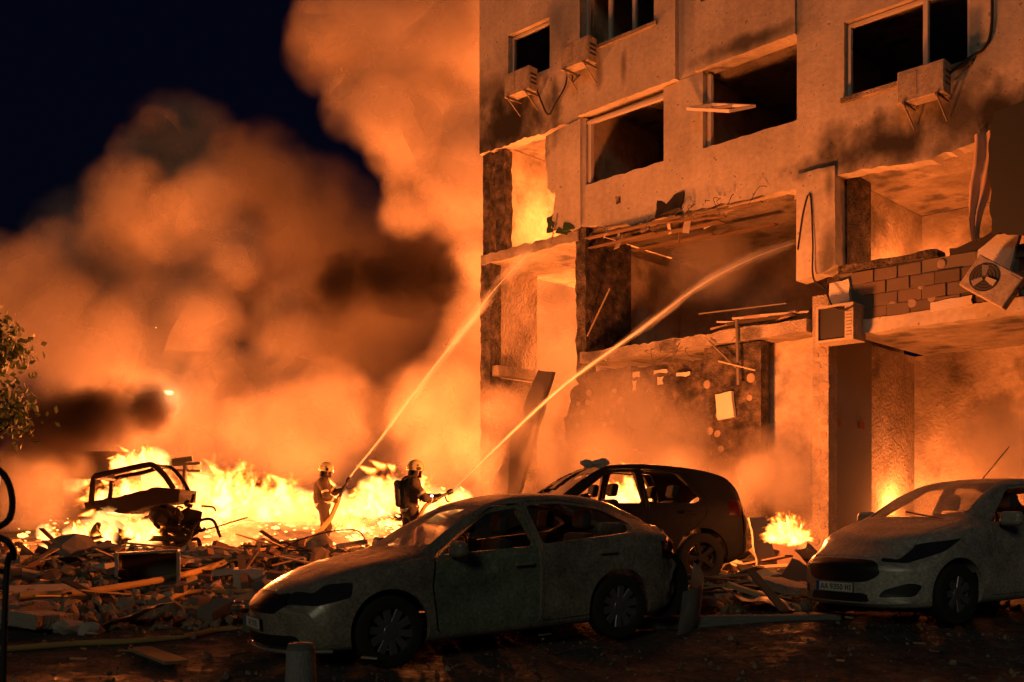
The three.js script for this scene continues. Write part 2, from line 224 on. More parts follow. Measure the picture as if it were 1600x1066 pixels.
B('window_sill', sheet(rect(3.36, 5.5, 11.6, 11.68), [], .0, .2), concreteMat);
B('window_sill', sheet(rect(9.56, 11.88, 8.84, 8.92), [], -.1, .1), concreteMat);
{ // sash torn loose, hanging out of its opening
  const g = B('window_sash', plainMerge([boxAt(0, 1.25, 0, .07, -.03, .03), boxAt(0, 1.25, .62, .69, -.03, .03), boxAt(0, .07, .07, .62, -.03, .03), boxAt(1.18, 1.25, .07, .62, -.03, .03), boxAt(.6, .66, .07, .62, -.03, .03)]), frameMat);
  g.position.set(6.42, 9.5, .42); g.rotation.set(-1.15, .25, -.32);
  B('window_jamb', boxAt(6.58, 6.66, 8.82, 10.3, -.2, -.1), frameMat);
}
// lath and boards hanging from the torn ceiling, rubbish along the slab edges
const boardMat = std(.42, .33, .24, .85, { map: rep(roomTex, .8) });
for (const [a, b, h] of [[V(3.5, 7.5, .05), V(6.1, 7.46, .1), .09], [V(3.45, 7.32, -.1), V(5.2, 7.36, -.2), .07], [V(3.6, 7.42, -.5), V(6.8, 7.3, -.3), .12], [V(4.3, 7.2, -.6), V(6.2, 7.28, -.9), .1], [V(5.2, 7.48, .1), V(7.0, 7.32, -.1), .06], [V(6.1, 7.42, .06), V(7.9, 7.4, .02), .05], [V(4.8, 7.3, -1.2), V(7.4, 7.35, -1.4), .1], [V(5.6, 7.12, -.5), V(5.7, 7.5, -.4), .03]]) {
  const d = b.clone().sub(a), o = part('ceiling_board', new THREE.BoxGeometry(d.length(), .025, h * 1.8), boardMat, building); o.position.copy(a.clone().add(b).multiplyScalar(.5)); o.quaternion.setFromUnitVectors(V(1, 0, 0), d.normalize());
}
{ const g = new THREE.BoxGeometry(.7, .06, .4, 6, 1, 4), p = g.attributes.position; for (let i = 0; i < p.count; i++) p.setY(i, p.getY(i) + .12 * noise3(p.getX(i) * 3, 1, p.getZ(i) * 3)); g.computeVertexNormals(); const o = part('charred_flap', g, charMat, building); o.position.set(5.75, 7.78, .04); o.rotation.set(1.1, 0, .1); }
// ---------------------------------------------------------------- cars: nose at x = 0, tail at x = L, y up, z to the sides
const csg = new Evaluator(); csg.attributes = ['position', 'normal']; csg.useGroups = false;
const curve = (pts) => (x) => { // smooth interpolation through [x, y] points (monotone cubic)
  const n = pts.length; if (x <= pts[0][0]) return pts[0][1]; if (x >= pts[n - 1][0]) return pts[n - 1][1];
  let i = 0; while (x > pts[i + 1][0]) i++;
  const s = (k) => k < 0 || k >= n - 1 ? null : (pts[k + 1][1] - pts[k][1]) / (pts[k + 1][0] - pts[k][0]), tan = (k) => { const a = s(k - 1), b = s(k); if (a === null) return b; if (b === null) return a; return a * b <= 0 ? 0 : 2 * a * b / (a + b); };
  const h = pts[i + 1][0] - pts[i][0], t = (x - pts[i][0]) / h, m0 = tan(i) * h, m1 = tan(i + 1) * h, y0 = pts[i][1], y1 = pts[i + 1][1];
  return (2 * t ** 3 - 3 * t * t + 1) * y0 + (t ** 3 - 2 * t * t + t) * m0 + (-2 * t ** 3 + 3 * t * t) * y1 + (t ** 3 - t * t) * m1;
};
function section(S, x, inset = 0) { // half outline, bottom centre to roof centre: [z, y]
  const hw = S.width(x) - inset, yb = S.bottom(x) + inset, yt = S.top(x) - inset, ye = Math.min(S.belt(x), yt - 0.02), wt = Math.min(S.roofWidth(x) - inset, hw * 0.93), h = ye - yb, r = Math.min(0.11, (yt - ye) * 0.35);
  const key = [[0, yb], [hw * 0.8, yb], [hw * 0.94, yb + 0.05 * h], [hw * 0.985, yb + 0.2 * h], [hw, yb + 0.48 * h], [hw * 0.995, yb + 0.72 * h], [hw * 0.975, yb + 0.9 * h], [hw * 0.94, ye], [lerp(hw * 0.925, wt, 0.5), lerp(ye, yt - r, 0.55)], [wt, yt - r], [wt * 0.88, yt - r * 0.3], [wt * 0.55, yt - r * 0.06], [0, yt]];
  const c = new THREE.CatmullRomCurve3(key.map(([z, y]) => V(0, y, z)), false, 'centripetal'), out = [];
  for (let k = 0; k < key.length - 1; k++) for (let s = 0; s < 4; s++) { const p = c.getPoint((k + s / 4) / (key.length - 1)); out.push([Math.max(0, p.z), p.y]); }
  out.push([0, yt]); return out;
}
function loft(S, x0, x1, n, inset = 0) {
  const P = [], I = []; let m = 0;
  for (let i = 0; i <= n; i++) {
    const t = i / n, x = x0 + (x1 - x0) * (t < 0.5 ? 0.5 * Math.pow(2 * t, 1.25) : 1 - 0.5 * Math.pow(2 - 2 * t, 1.25)), half = section(S, x, inset), ring = [...half.map(([z, y]) => [z, y]), ...half.slice(1, -1).reverse().map(([z, y]) => [-z, y])];
    m = ring.length;
    for (const [z, y] of ring) { const bow = S.bow(x) * Math.pow(Math.abs(z) / S.width(x), 2.4) + S.rake(x, y); P.push(x + (inset ? 0 : bow), y, z); }
  }
  for (let i = 0; i < n; i++) for (let j = 0; j < m; j++) { const a = i * m + j, b = i * m + (j + 1) % m; I.push(a, a + m, b, b, a + m, b + m); }
  for (const [i, flip] of [[0, 0], [n, 1]]) { // end caps in rings, so that nose and tail keep their curve
    const x = i ? x1 : x0; let cy = 0, first = i * m; for (let j = 0; j < m; j++) cy += P[(i * m + j) * 3 + 1] / m;
    const put = (z, y) => P.push(x + (inset ? 0 : S.bow(x) * Math.pow(Math.abs(z) / S.width(x), 2.4) + S.rake(x, y) - (flip ? -1 : 1) * .02), y, z);
    for (const k of [.8, .55, .3]) { const b0 = P.length / 3; for (let j = 0; j < m; j++) put(P[(i * m + j) * 3 + 2] * k, cy + (P[(i * m + j) * 3 + 1] - cy) * k); for (let j = 0; j < m; j++) { const a = first + j, b = first + (j + 1) % m, c = b0 + j, d = b0 + (j + 1) % m; flip ? I.push(a, c, b, b, c, d) : I.push(a, b, c, b, d, c); } first = b0; }
    const c = P.length / 3; put(0, cy); for (let j = 0; j < m; j++) { const a = first + j, b = first + (j + 1) % m; flip ? I.push(c, b, a) : I.push(c, a, b); }
  }
  let g = new THREE.BufferGeometry(); g.setAttribute('position', new THREE.Float32BufferAttribute(P, 3)); g.setIndex(I); g.computeVertexNormals();
  // outward winding?
  { g.computeBoundingBox(); let vol = 0; const a = V(), b = V(), c = V(); for (let i = 0; i < I.length; i += 3) { a.fromArray(P, I[i] * 3); b.fromArray(P, I[i + 1] * 3); c.fromArray(P, I[i + 2] * 3); vol += a.dot(b.cross(c)); } if (vol < 0) { for (let i = 0; i < I.length; i += 3) { const t = I[i + 1]; I[i + 1] = I[i + 2]; I[i + 2] = t; } g.setIndex(I); g.computeVertexNormals(); } }
  g = toCreasedNormals(g, 0.7); g.deleteAttribute('uv'); return g;
}
const brush = (g) => { g = g.index ? g.toNonIndexed() : g.clone(); for (const k of Object.keys(g.attributes)) if (k !== 'position' && k !== 'normal') g.deleteAttribute(k); const b = new Brush(g); b.updateMatrixWorld(true); return b; };
const poly = (pts) => new THREE.Shape(pts.map(([a, b]) => new THREE.Vector2(a, b)));
const round = (pts, r = 0.04, k = 3) => { const n = pts.length, out = []; for (let i = 0; i < n; i++) { const p = pts[i], a = pts[(i + n - 1) % n], b = pts[(i + 1) % n], la = Math.hypot(a[0] - p[0], a[1] - p[1]), lb = Math.hypot(b[0] - p[0], b[1] - p[1]), ra = Math.min(r, la * .45), rb = Math.min(r, lb * .45), A = [p[0] + (a[0] - p[0]) / la * ra, p[1] + (a[1] - p[1]) / la * ra], C = [p[0] + (b[0] - p[0]) / lb * rb, p[1] + (b[1] - p[1]) / lb * rb]; for (let s = 0; s <= k; s++) { const t = s / k, u = 1 - t; out.push([u * u * A[0] + 2 * u * t * p[0] + t * t * C[0], u * u * A[1] + 2 * u * t * p[1] + t * t * C[1]]); } } return out; };
const grow = (pts, d) => { const cx = pts.reduce((a, p) => a + p[0], 0) / pts.length, cy = pts.reduce((a, p) => a + p[1], 0) / pts.length; return pts.map(([x, y]) => { const l = Math.hypot(x - cx, y - cy); return [x + (x - cx) / l * d, y + (y - cy) / l * d]; }); };
const sidePrism = (pts, z0, z1) => brush(new THREE.ExtrudeGeometry(poly(pts), { depth: z1 - z0, bevelEnabled: false }).translate(0, 0, z0));           // outline in (x, y)
const planPrism = (pts, y0, y1) => brush(new THREE.ExtrudeGeometry(poly(pts.map(([x, z]) => [x, -z])), { depth: y1 - y0, bevelEnabled: false }).rotateX(-Math.PI / 2).translate(0, y0, 0)); // outline in (x, z)
const facePrism = (pts, x0, x1) => brush(new THREE.ExtrudeGeometry(poly(pts.map(([z, y]) => [z, y])), { depth: x1 - x0, bevelEnabled: false }).rotateY(Math.PI / 2).scale(1, 1, -1).translate(x0, 0, 0)); // outline in (z, y)
const fixWind = (b) => { const g = b.geometry, p = g.attributes.position; let vol = 0; const a = V(), c = V(), e = V(); for (let i = 0; i < p.count; i += 3) { a.fromBufferAttribute(p, i); c.fromBufferAttribute(p, i + 1); e.fromBufferAttribute(p, i + 2); vol += a.dot(c.cross(e)); } if (vol < 0) { const q = p.array, nn = g.attributes.normal.array; for (let i = 0; i < q.length; i += 9) for (let k = 0; k < 3; k++) { let t = q[i + 3 + k]; q[i + 3 + k] = q[i + 6 + k]; q[i + 6 + k] = t; t = nn[i + 3 + k]; nn[i + 3 + k] = nn[i + 6 + k]; nn[i + 6 + k] = t; } g.computeVertexNormals(); } return b; };
const dustTex = dataTex(320, (u, v) => { const a = tile(u, v, 6, 5, 4), b = tile(u, v, 60, 3, 1), k = clamp(0.8 + a * 0.3 + b * 0.35); return [k, k * 0.97, k * 0.92, 1]; }, true);
const dustRough = dataTex(256, (u, v) => { const a = tile(u, v, 9, 4, 2), b = tile(u, v, 50, 2, 7), k = clamp(0.58 + a * 0.45 + b * 0.35, 0.15, 1); return [k, k, k, 1]; });
const bodyUV = (g) => { const p = g.attributes.position, n = g.attributes.normal, u = new Float32Array(p.count * 2); for (let i = 0; i < p.count; i++) { const s = Math.abs(n.getY(i)) > 0.75; u[i * 2] = p.getX(i) + (Math.abs(n.getX(i)) > .8 ? p.getZ(i) : 0); u[i * 2 + 1] = s ? p.getZ(i) : p.getY(i); } g.setAttribute('uv', new THREE.BufferAttribute(u, 2)); return g; };
const paint = (r, g, b, rough = .55) => new THREE.MeshPhysicalMaterial({ name: 'dusty_paint', color: rgb(r, g, b), map: rep(dustTex, .7), roughnessMap: rep(dustRough, .9), roughness: rough + .2, metalness: 0.15, clearcoat: 0.35, clearcoatRoughness: 0.25 });
const rubberMat = std(.018, .017, .016, .85), trimMat = std(.012, .012, .013, .45), rimMat = std(.42, .42, .42, .35, { metalness: .85 }), lampGlass = std(.03, .03, .032, .12, { clearcoat: 1, clearcoatRoughness: .05 }), seatMat = std(.03, .03, .032, .95), redLens = std(.05, .006, .005, .3), mirrorMat = std(.8, .8, .8, .04, { metalness: 1 });
const crackTex = (() => { const n = 512, c = document.createElement('canvas'); c.width = c.height = n; const x = c.getContext('2d'); x.fillStyle = '#000'; x.fillRect(0, 0, n, n); reseed(99); x.strokeStyle = '#fff'; for (let i = 0; i < 900; i++) { const px = rnd() * n, py = rnd() * n; x.lineWidth = rr(.5, 1.6); x.globalAlpha = rr(.25, .9); x.beginPath(); x.moveTo(px, py); let a = rr(0, 6.3), q = px, s = py; for (let k = 0; k < 4; k++) { q += Math.cos(a) * rr(4, 15); s += Math.sin(a) * rr(4, 15); a += rr(-.7, .7); x.lineTo(q, s); } x.stroke(); } const t = new THREE.CanvasTexture(c); t.wrapS = t.wrapT = THREE.RepeatWrapping; return t; })();
const crackedGlass = new THREE.MeshPhysicalMaterial({ name: 'cracked_glass', color: rgb(.5, .48, .42), transmission: .62, thickness: 0, roughness: .34, bumpMap: crackTex, bumpScale: .012, side: THREE.DoubleSide });
const wheelGeos = new Map();
function wheel(parent, x, y, z, r, rimR, spokes, sgn) {
  const key = [r, rimR, spokes].join();
  if (!wheelGeos.has(key)) {
    const w = .105, prof = [[rimR * .98, -w], [r * .93, -w * .98], [r * .985, -w * .75], [r, -w * .35], [r, w * .35], [r * .985, w * .75], [r * .93, w * .98], [rimR * .98, w], [rimR * .93, w * .8], [rimR * .93, -w * .8], [rimR * .98, -w]].map(([a, b]) => new THREE.Vector2(a, b));
    const ty = new THREE.LatheGeometry(prof, 40).rotateX(Math.PI / 2), list = [];
    list.push(new THREE.LatheGeometry([[rimR * .90, .03], [rimR * .99, .1], [rimR * 1.0, .085], [rimR * .93, .05], [rimR * .93, -.08], [rimR * .90, -.08], [rimR * .9, .03]].map(([a, b]) => new THREE.Vector2(a, b)), 40).rotateX(Math.PI / 2));
    list.push(new THREE.CylinderGeometry(.06, .075, .05, 16).rotateX(Math.PI / 2).translate(0, 0, .06));
    for (let k = 0; k < spokes; k++) { const s = new THREE.Shape([[.05, -.024], [rimR * .93, -.034], [rimR * .93, .034], [.05, .024]].map(([a, b]) => new THREE.Vector2(a, b))); const g = new THREE.ExtrudeGeometry(s, { depth: .022, bevelEnabled: true, bevelSize: .005, bevelThickness: .006, bevelSegments: 1 }).translate(0, 0, .045).rotateY(-.06).rotateZ(k / spokes * 2 * Math.PI); list.push(g); }
    wheelGeos.set(key, [ty, plainMerge(list), new THREE.CylinderGeometry(rimR * .72, rimR * .72, .02, 28).rotateX(Math.PI / 2).translate(0, 0, -.01)]);
  }
  const [ty, rim, disc] = wheelGeos.get(key), o = part('wheel', disc, std(.06, .055, .05, .5, { metalness: .7 }), parent); o.position.set(x, y, z); if (sgn < 0) o.rotation.y = Math.PI; o.rotation.z = x * 3.7;
  part('tyre', ty, rubberMat, o); part('rim', rim, parent.userData.category === 'car' && parent.name === 'parked_suv' ? charMat : rimMat, o); return o;  // sport utility car gets black rims, shade put into their colour
}
// S: shape curves; cuts list what is taken out of the shell as a part of its own
function makeCar(o, S, mats) {
  let shell = brush(loft(S, 0, S.L, 84));
  const cut = (p) => { shell = csg.evaluate(shell, fixWind(p), SUBTRACTION); };
  const split = (pA, pB) => { const piece = csg.evaluate(shell, fixWind(pA), INTERSECTION); shell = csg.evaluate(shell, fixWind(pB), SUBTRACTION); return piece.geometry; };
  cut(brush(loft(S, S.cabin[0], S.cabin[1], 40, 0.055)));
  for (const ax of S.axles) for (const s of [-1, 1]) { const c = brush(new THREE.CylinderGeometry(S.arch, S.arch, .7, 36).rotateX(Math.PI / 2).translate(ax, S.hub + .01, s * (S.width(ax) - .02))); cut(c); }
  const parts = [];
  for (const [name, side, pts, m] of S.pieces) {
    const q = round(pts, S.corner?.[name] ?? .05);
    if (side === 'side') for (const s of (S.only?.[name] ?? [1, -1])) parts.push([name, split(s > 0 ? sidePrism(grow(q, -.01), .35, 1.3) : sidePrism(grow(q, -.01), -1.3, -.35), s > 0 ? sidePrism(q, .35, 1.3) : sidePrism(q, -1.3, -.35)), m, s]);
    else if (side === 'plan') parts.push([name, split(planPrism(grow(q, -.01), .5, 2), planPrism(q, .5, 2)), m, 0]);
    else if (side === 'face') parts.push([name, split(facePrism(grow(q, -.004), -.4, S.faceDepth ?? .75), facePrism(q, -.4, S.faceDepth ?? .75)), m, 0]);
    else if (side === 'back') parts.push([name, split(facePrism(grow(q, -.004), S.L - .6, S.L + .3), facePrism(q, S.L - .6, S.L + .3)), m, 0]);
  }
  const holes = (g) => { let b = brush(g); for (const pts of S.windows) { for (const s of [1, -1]) b = csg.evaluate(b, fixWind(s > 0 ? sidePrism(round(pts, .05), .2, 1.3) : sidePrism(round(pts, .05), -1.3, -.2)), SUBTRACTION); } for (const pts of S.screens) b = csg.evaluate(b, fixWind(planPrism(round(pts, .06), .7, 2.2)), SUBTRACTION); return b.geometry; };
  part('body', bodyUV(holes(shell.geometry)), mats.paint, o);
  const made = {};
  for (const [name, g, m, s] of parts) { const gg = name.includes('door') || name === 'tailgate' ? holes(g) : g; if (gg.attributes.position.count) { const e = part(name, bodyUV(gg), mats[m] ?? m, o); (made[name] ??= []).push(e); } }
  // glass that follows the shell
  const surf = (x, z) => { const h = section(S, x, .012); for (let i = h.length - 1; i > 0; i--) if (h[i - 1][0] >= Math.abs(z) && h[i][0] <= Math.abs(z)) { const t = (Math.abs(z) - h[i][0]) / Math.max(1e-5, h[i - 1][0] - h[i][0]); return lerp(h[i][1], h[i - 1][1], t); } return h[h.length - 1][1]; };
  const screenPane = (name, pts, m, gone) => { // pts: front-left, rear-left, rear-right, front-right in plan
    const nx = 18, nz = 22, P = [], U = [], I = []; for (let i = 0; i <= nx; i++) for (let j = 0; j <= nz; j++) { const a = i / nx, b = j / nz, x = lerp(lerp(pts[0][0], pts[3][0], b), lerp(pts[1][0], pts[2][0], b), a), z = lerp(lerp(pts[0][1], pts[3][1], b), lerp(pts[1][1], pts[2][1], b), a); P.push(x, surf(x, z) + .01 + .025 * fbm(x * 4, z * 4, 3, 3), z); U.push(x * 1.4, z * 1.4); }
    for (let i = 0; i < nx; i++) for (let j = 0; j < nz; j++) { if (gone && gone(i / nx, j / nz)) continue; const a = i * (nz + 1) + j; I.push(a, a + 1, a + nz + 1, a + 1, a + nz + 2, a + nz + 1); }
    const g = new THREE.BufferGeometry(); g.setAttribute('position', new THREE.Float32BufferAttribute(P, 3)); g.setAttribute('uv', new THREE.Float32BufferAttribute(U, 2)); g.setIndex(I); g.computeVertexNormals(); return part(name, g, m, o);
  };
  S.screens.forEach((pts, k) => screenPane(k ? 'rear_window' : 'windscreen', pts, crackedGlass, k ? mats.rearGone : mats.frontGone));
  for (const ax of S.axles) for (const s of [1, -1]) wheel(o, ax, S.hub, s * (S.width(ax) - .115), S.tyre, S.rim, S.spokes, s);
  // cabin fittings
  const seat = (x, z) => { const g = plainMerge([new RoundedBoxGeometry(.5, .16, .5, 3, .06).translate(0, .08, 0), new RoundedBoxGeometry(.14, .62, .48, 3, .06).rotateZ(-.22).translate(.3, .42, 0)]), e = part('seat', g, seatMat, o); e.position.set(x, S.floor, z); part('headrest', new RoundedBoxGeometry(.1, .19, .27, 3, .045).rotateZ(-.2).translate(.4, .86, 0), seatMat, e); };
  for (const x of S.seats) for (const z of [-.37, .37]) seat(x, z);
  part('dashboard', new RoundedBoxGeometry(.42, .3, S.width(1.5) * 1.66, 3, .08).translate(S.cabin[0] + .38, S.belt(1.5) - .14, 0), seatMat, o);
  const sw = part('steering_wheel', new THREE.TorusGeometry(.18, .017, 8, 28).rotateY(Math.PI / 2).rotateZ(-.45), trimMat, o); sw.position.set(S.cabin[0] + .68, S.belt(1.5) + .02, .37);
  part('floor_pan', boxAt(S.cabin[0], S.cabin[1] - .1, S.bottom(2) + .06, S.bottom(2) + .1, -.62, .62), blackMat, o);
  return { made, surf };
}
const mirrorGeo = (() => { const g = new RoundedBoxGeometry(.12, .15, .24, 5, .05), p = g.attributes.position; for (let i = 0; i < p.count; i++) p.setX(i, p.getX(i) * (1 - .25 * p.getY(i) / .075)); return g; })();
const plateTex = (text) => { const c = document.createElement('canvas'); c.width = 520; c.height = 112; const x = c.getContext('2d'); x.fillStyle = '#d8d5cc'; x.fillRect(0, 0, 520, 112); x.strokeStyle = '#222'; x.lineWidth = 5; x.strokeRect(5, 5, 510, 102); x.fillStyle = '#2a4a9a'; x.fillRect(8, 8, 40, 96); x.fillStyle = '#15151a'; x.font = 'bold 84px sans-serif'; x.textAlign = 'center'; x.textBaseline = 'middle'; x.fillText(text, 282, 58); const t = new THREE.CanvasTexture(c); t.colorSpace = THREE.SRGBColorSpace; return t; };
function addPlate(o, x, y, text, tilt = 0) { const g = new RoundedBoxGeometry(.52, .112, .008, 2, .004), e = part('number_plate', g, std(.05, .05, .05, .6), o); e.position.set(x, y, 0); e.rotation.set(0, -Math.PI / 2, 0); e.rotateX(tilt); part('plate_print', new THREE.PlaneGeometry(.51, .105).translate(0, 0, .006), std(1, 1, 1, .6, { map: plateTex(text) }), e); return e; }

// silver liftback
const silver = paint(.42, .4, .36, .4), whitePaint = paint(.62, .62, .6), darkPaint = std(.022, .019, .017, .8, { map: rep(dustTex, .7) }), greenLitSilver = paint(.3, .4, .31, .4);  // last colour has the greenish light on the front door mixed in
{
  const S = {
    L: 4.62, axles: [.97, 3.44], hub: .32, tyre: .325, rim: .225, spokes: 10, arch: .375, cabin: [1.2, 4.1], floor: .34, seats: [1.98, 2.95], faceDepth: .62,
    top: curve([[0, .60], [.1, .70], [.3, .80], [.7, .90], [1.2, .985], [1.35, 1.02], [1.75, 1.25], [2.2, 1.44], [2.65, 1.5], [3.15, 1.475], [3.55, 1.4], [3.98, 1.2], [4.2, 1.115], [4.45, 1.085], [4.58, 1.03], [4.62, .98]]),
    belt: curve([[0, .54], [.3, .72], [.8, .83], [1.3, .93], [2, .96], [3.2, 1.0], [4.1, 1.02], [4.5, .98], [4.62, .9]]),
    bottom: curve([[0, .25], [.12, .2], [.5, .18], [1, .17], [3.8, .18], [4.3, .26], [4.62, .36]]),
    width: curve([[0, .78], [.15, .84], [.5, .88], [1.2, .895], [3.4, .9], [4.1, .87], [4.5, .82], [4.62, .76]]),
    roofWidth: curve([[0, .6], [.5, .7], [1.2, .74], [1.5, .71], [2.2, .58], [3.0, .57], [3.7, .56], [4.2, .62], [4.62, .6]]),
    bow: (x) => .30 * (1 - smooth(0, 1.1, x)) - .2 * smooth(3.9, 4.62, x), rake: (x, y) => (1 - smooth(0, .7, x)) * (.07 * smooth(.6, .85, y) - .02 * (1 - smooth(.2, .32, y))) - smooth(4.2, 4.62, x) * .08 * smooth(.85, 1.05, y),
    windows: [[[1.52, .98], [2.12, 1.335], [2.46, 1.375], [2.5, 1.0]], [[2.6, 1.0], [2.56, 1.38], [2.95, 1.38], [3.42, 1.3], [3.74, 1.13], [3.64, 1.05]]],
    screens: [[[1.38, -.66], [2.12, -.5], [2.12, .5], [1.38, .66]], [[3.5, -.46], [4.15, -.52], [4.15, .52], [3.5, .46]]],
    pieces: [
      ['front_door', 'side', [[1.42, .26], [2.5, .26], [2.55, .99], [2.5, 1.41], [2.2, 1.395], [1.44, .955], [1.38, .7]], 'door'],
      ['rear_door', 'side', [[2.53, .26], [3.2, .27], [3.34, .55], [3.62, .75], [3.72, 1.03], [3.46, 1.33], [2.95, 1.42], [2.52, 1.42], [2.57, .99]], 'paint'],
      ['bonnet', 'plan', [[.13, -.3], [.34, -.66], [1.28, -.7], [1.33, 0], [1.28, .7], [.34, .66], [.13, .3]], 'paint'],
      ['headlight', 'side', [[.12, .62], [.34, .60], [.62, .66], [.66, .785], [.4, .77], [.2, .71]], lampGlass],
      ['grille', 'face', [[-.42, .53], [.42, .53], [.56, .62], [.5, .705], [-.5, .705], [-.56, .62]], trimMat],
      ['lower_intake', 'face', [[-.7, .24], [.7, .24], [.64, .345], [-.64, .345]], trimMat],
      ['tailgate', 'plan', [[3.45, -.5], [4.7, -.55], [4.7, .55], [3.45, .5]], 'paint'],
      ['tail_light', 'back', [[.3, .78], [.95, .76], [.95, .95], [.5, .93]], redLens],
    ], corner: { headlight: .03, grille: .03, lower_intake: .03, tail_light: .03 },
  };
  const o = thing('parked_sedan', 'dusty silver liftback car with shattered windscreen, dented doors and alloy wheels', 'car', V(-2.33, -.11, -9.42));
  o.rotation.order = 'YZX'; o.rotation.set(0, .5, .05);
  const { made } = makeCar(o, S, { paint: silver, door: greenLitSilver, rearGone: () => true, frontGone: (a, b) => fbm(a * 4, b * 4, 1, 3) > .34 });
  for (const e of o.children) if (['body', 'tailgate', 'tail_light'].includes(e.name)) { const p = e.geometry.attributes.position; for (let i = 0; i < p.count; i++) { const x = p.getX(i), y = p.getY(i), z = p.getZ(i), k = smooth(3.85, 4.5, x) * smooth(-.6, .4, z); p.setXYZ(i, x - k * (.16 + .22 * fbm(y * 5, z * 5, 1, 3)), y + k * .1 * fbm(x * 5, z * 5, 4, 3), z - k * (.06 + .14 * fbm(x * 5, y * 5, 7, 3))); } e.geometry.computeVertexNormals(); }
  const fd = made.front_door[0];
  fd.rotation.y = .02; fd.position.set(0, -.012, .03);
  { const p = fd.geometry.attributes.position; for (let i = 0; i < p.count; i++) { const x = p.getX(i), y = p.getY(i); const e = Math.exp(-(((x - 2.05) / .3) ** 2 + ((y - .6) / .16) ** 2)), f = Math.exp(-(((x - 1.9) / .12) ** 2 + ((y - .86) / .06) ** 2)); p.setZ(i, p.getZ(i) - .07 * e - .04 * f); } fd.geometry.computeVertexNormals(); }
  for (const [d, x, y] of [[fd, 2.33, .84], [made.rear_door[0], 3.3, .88]]) part('handle', new RoundedBoxGeometry(.2, .035, .035, 2, .012).translate(x, y, .915), silver, d);
  for (const s of [1, -1]) { const m = part('door_mirror', mirrorGeo, silver, o); m.position.set(1.62, 1.02, s * .98); part('mirror_arm', bar(V(0, -.05, -s * .05), V(.02, -.09, -s * .16), .02), trimMat, m); }
  addPlate(o, -.035, .43, 'AE 9305', 0);
  part('front_lip', tube([V(.44, .2, -.84), V(.1, .2, -.5), V(.0, .2, 0), V(.1, .2, .5), V(.44, .2, .84)], .018, 30, 6), silver, o);
  part('antenna_fin', new THREE.ConeGeometry(.04, .09, 4).scale(1.6, 1, .5).translate(3.1, 1.49, 0), silver, o);
  { const g = new THREE.CylinderGeometry(.62, .66, .5, 18, 5, true, -.9, 1.5).rotateZ(.3), p = g.attributes.position; for (let i = 0; i < p.count; i++) { p.setX(i, p.getX(i) + .1 * fbm(p.getX(i) * 3, p.getY(i) * 3, p.getZ(i) * 3, 3)); } g.computeVertexNormals(); const e = part('rear_bumper', g, std(.3, .29, .27, .5, { side: THREE.DoubleSide }), o); e.position.set(4.1, .42, .35); e.rotation.set(.35, .95, -.25); }
  part('wheel_liner', new THREE.CylinderGeometry(.36, .36, .3, 18, 1, true, 0, 3).rotateX(Math.PI / 2).translate(3.95, .5, .72), std(.015, .015, .015, .9, { side: THREE.DoubleSide }), o);
}
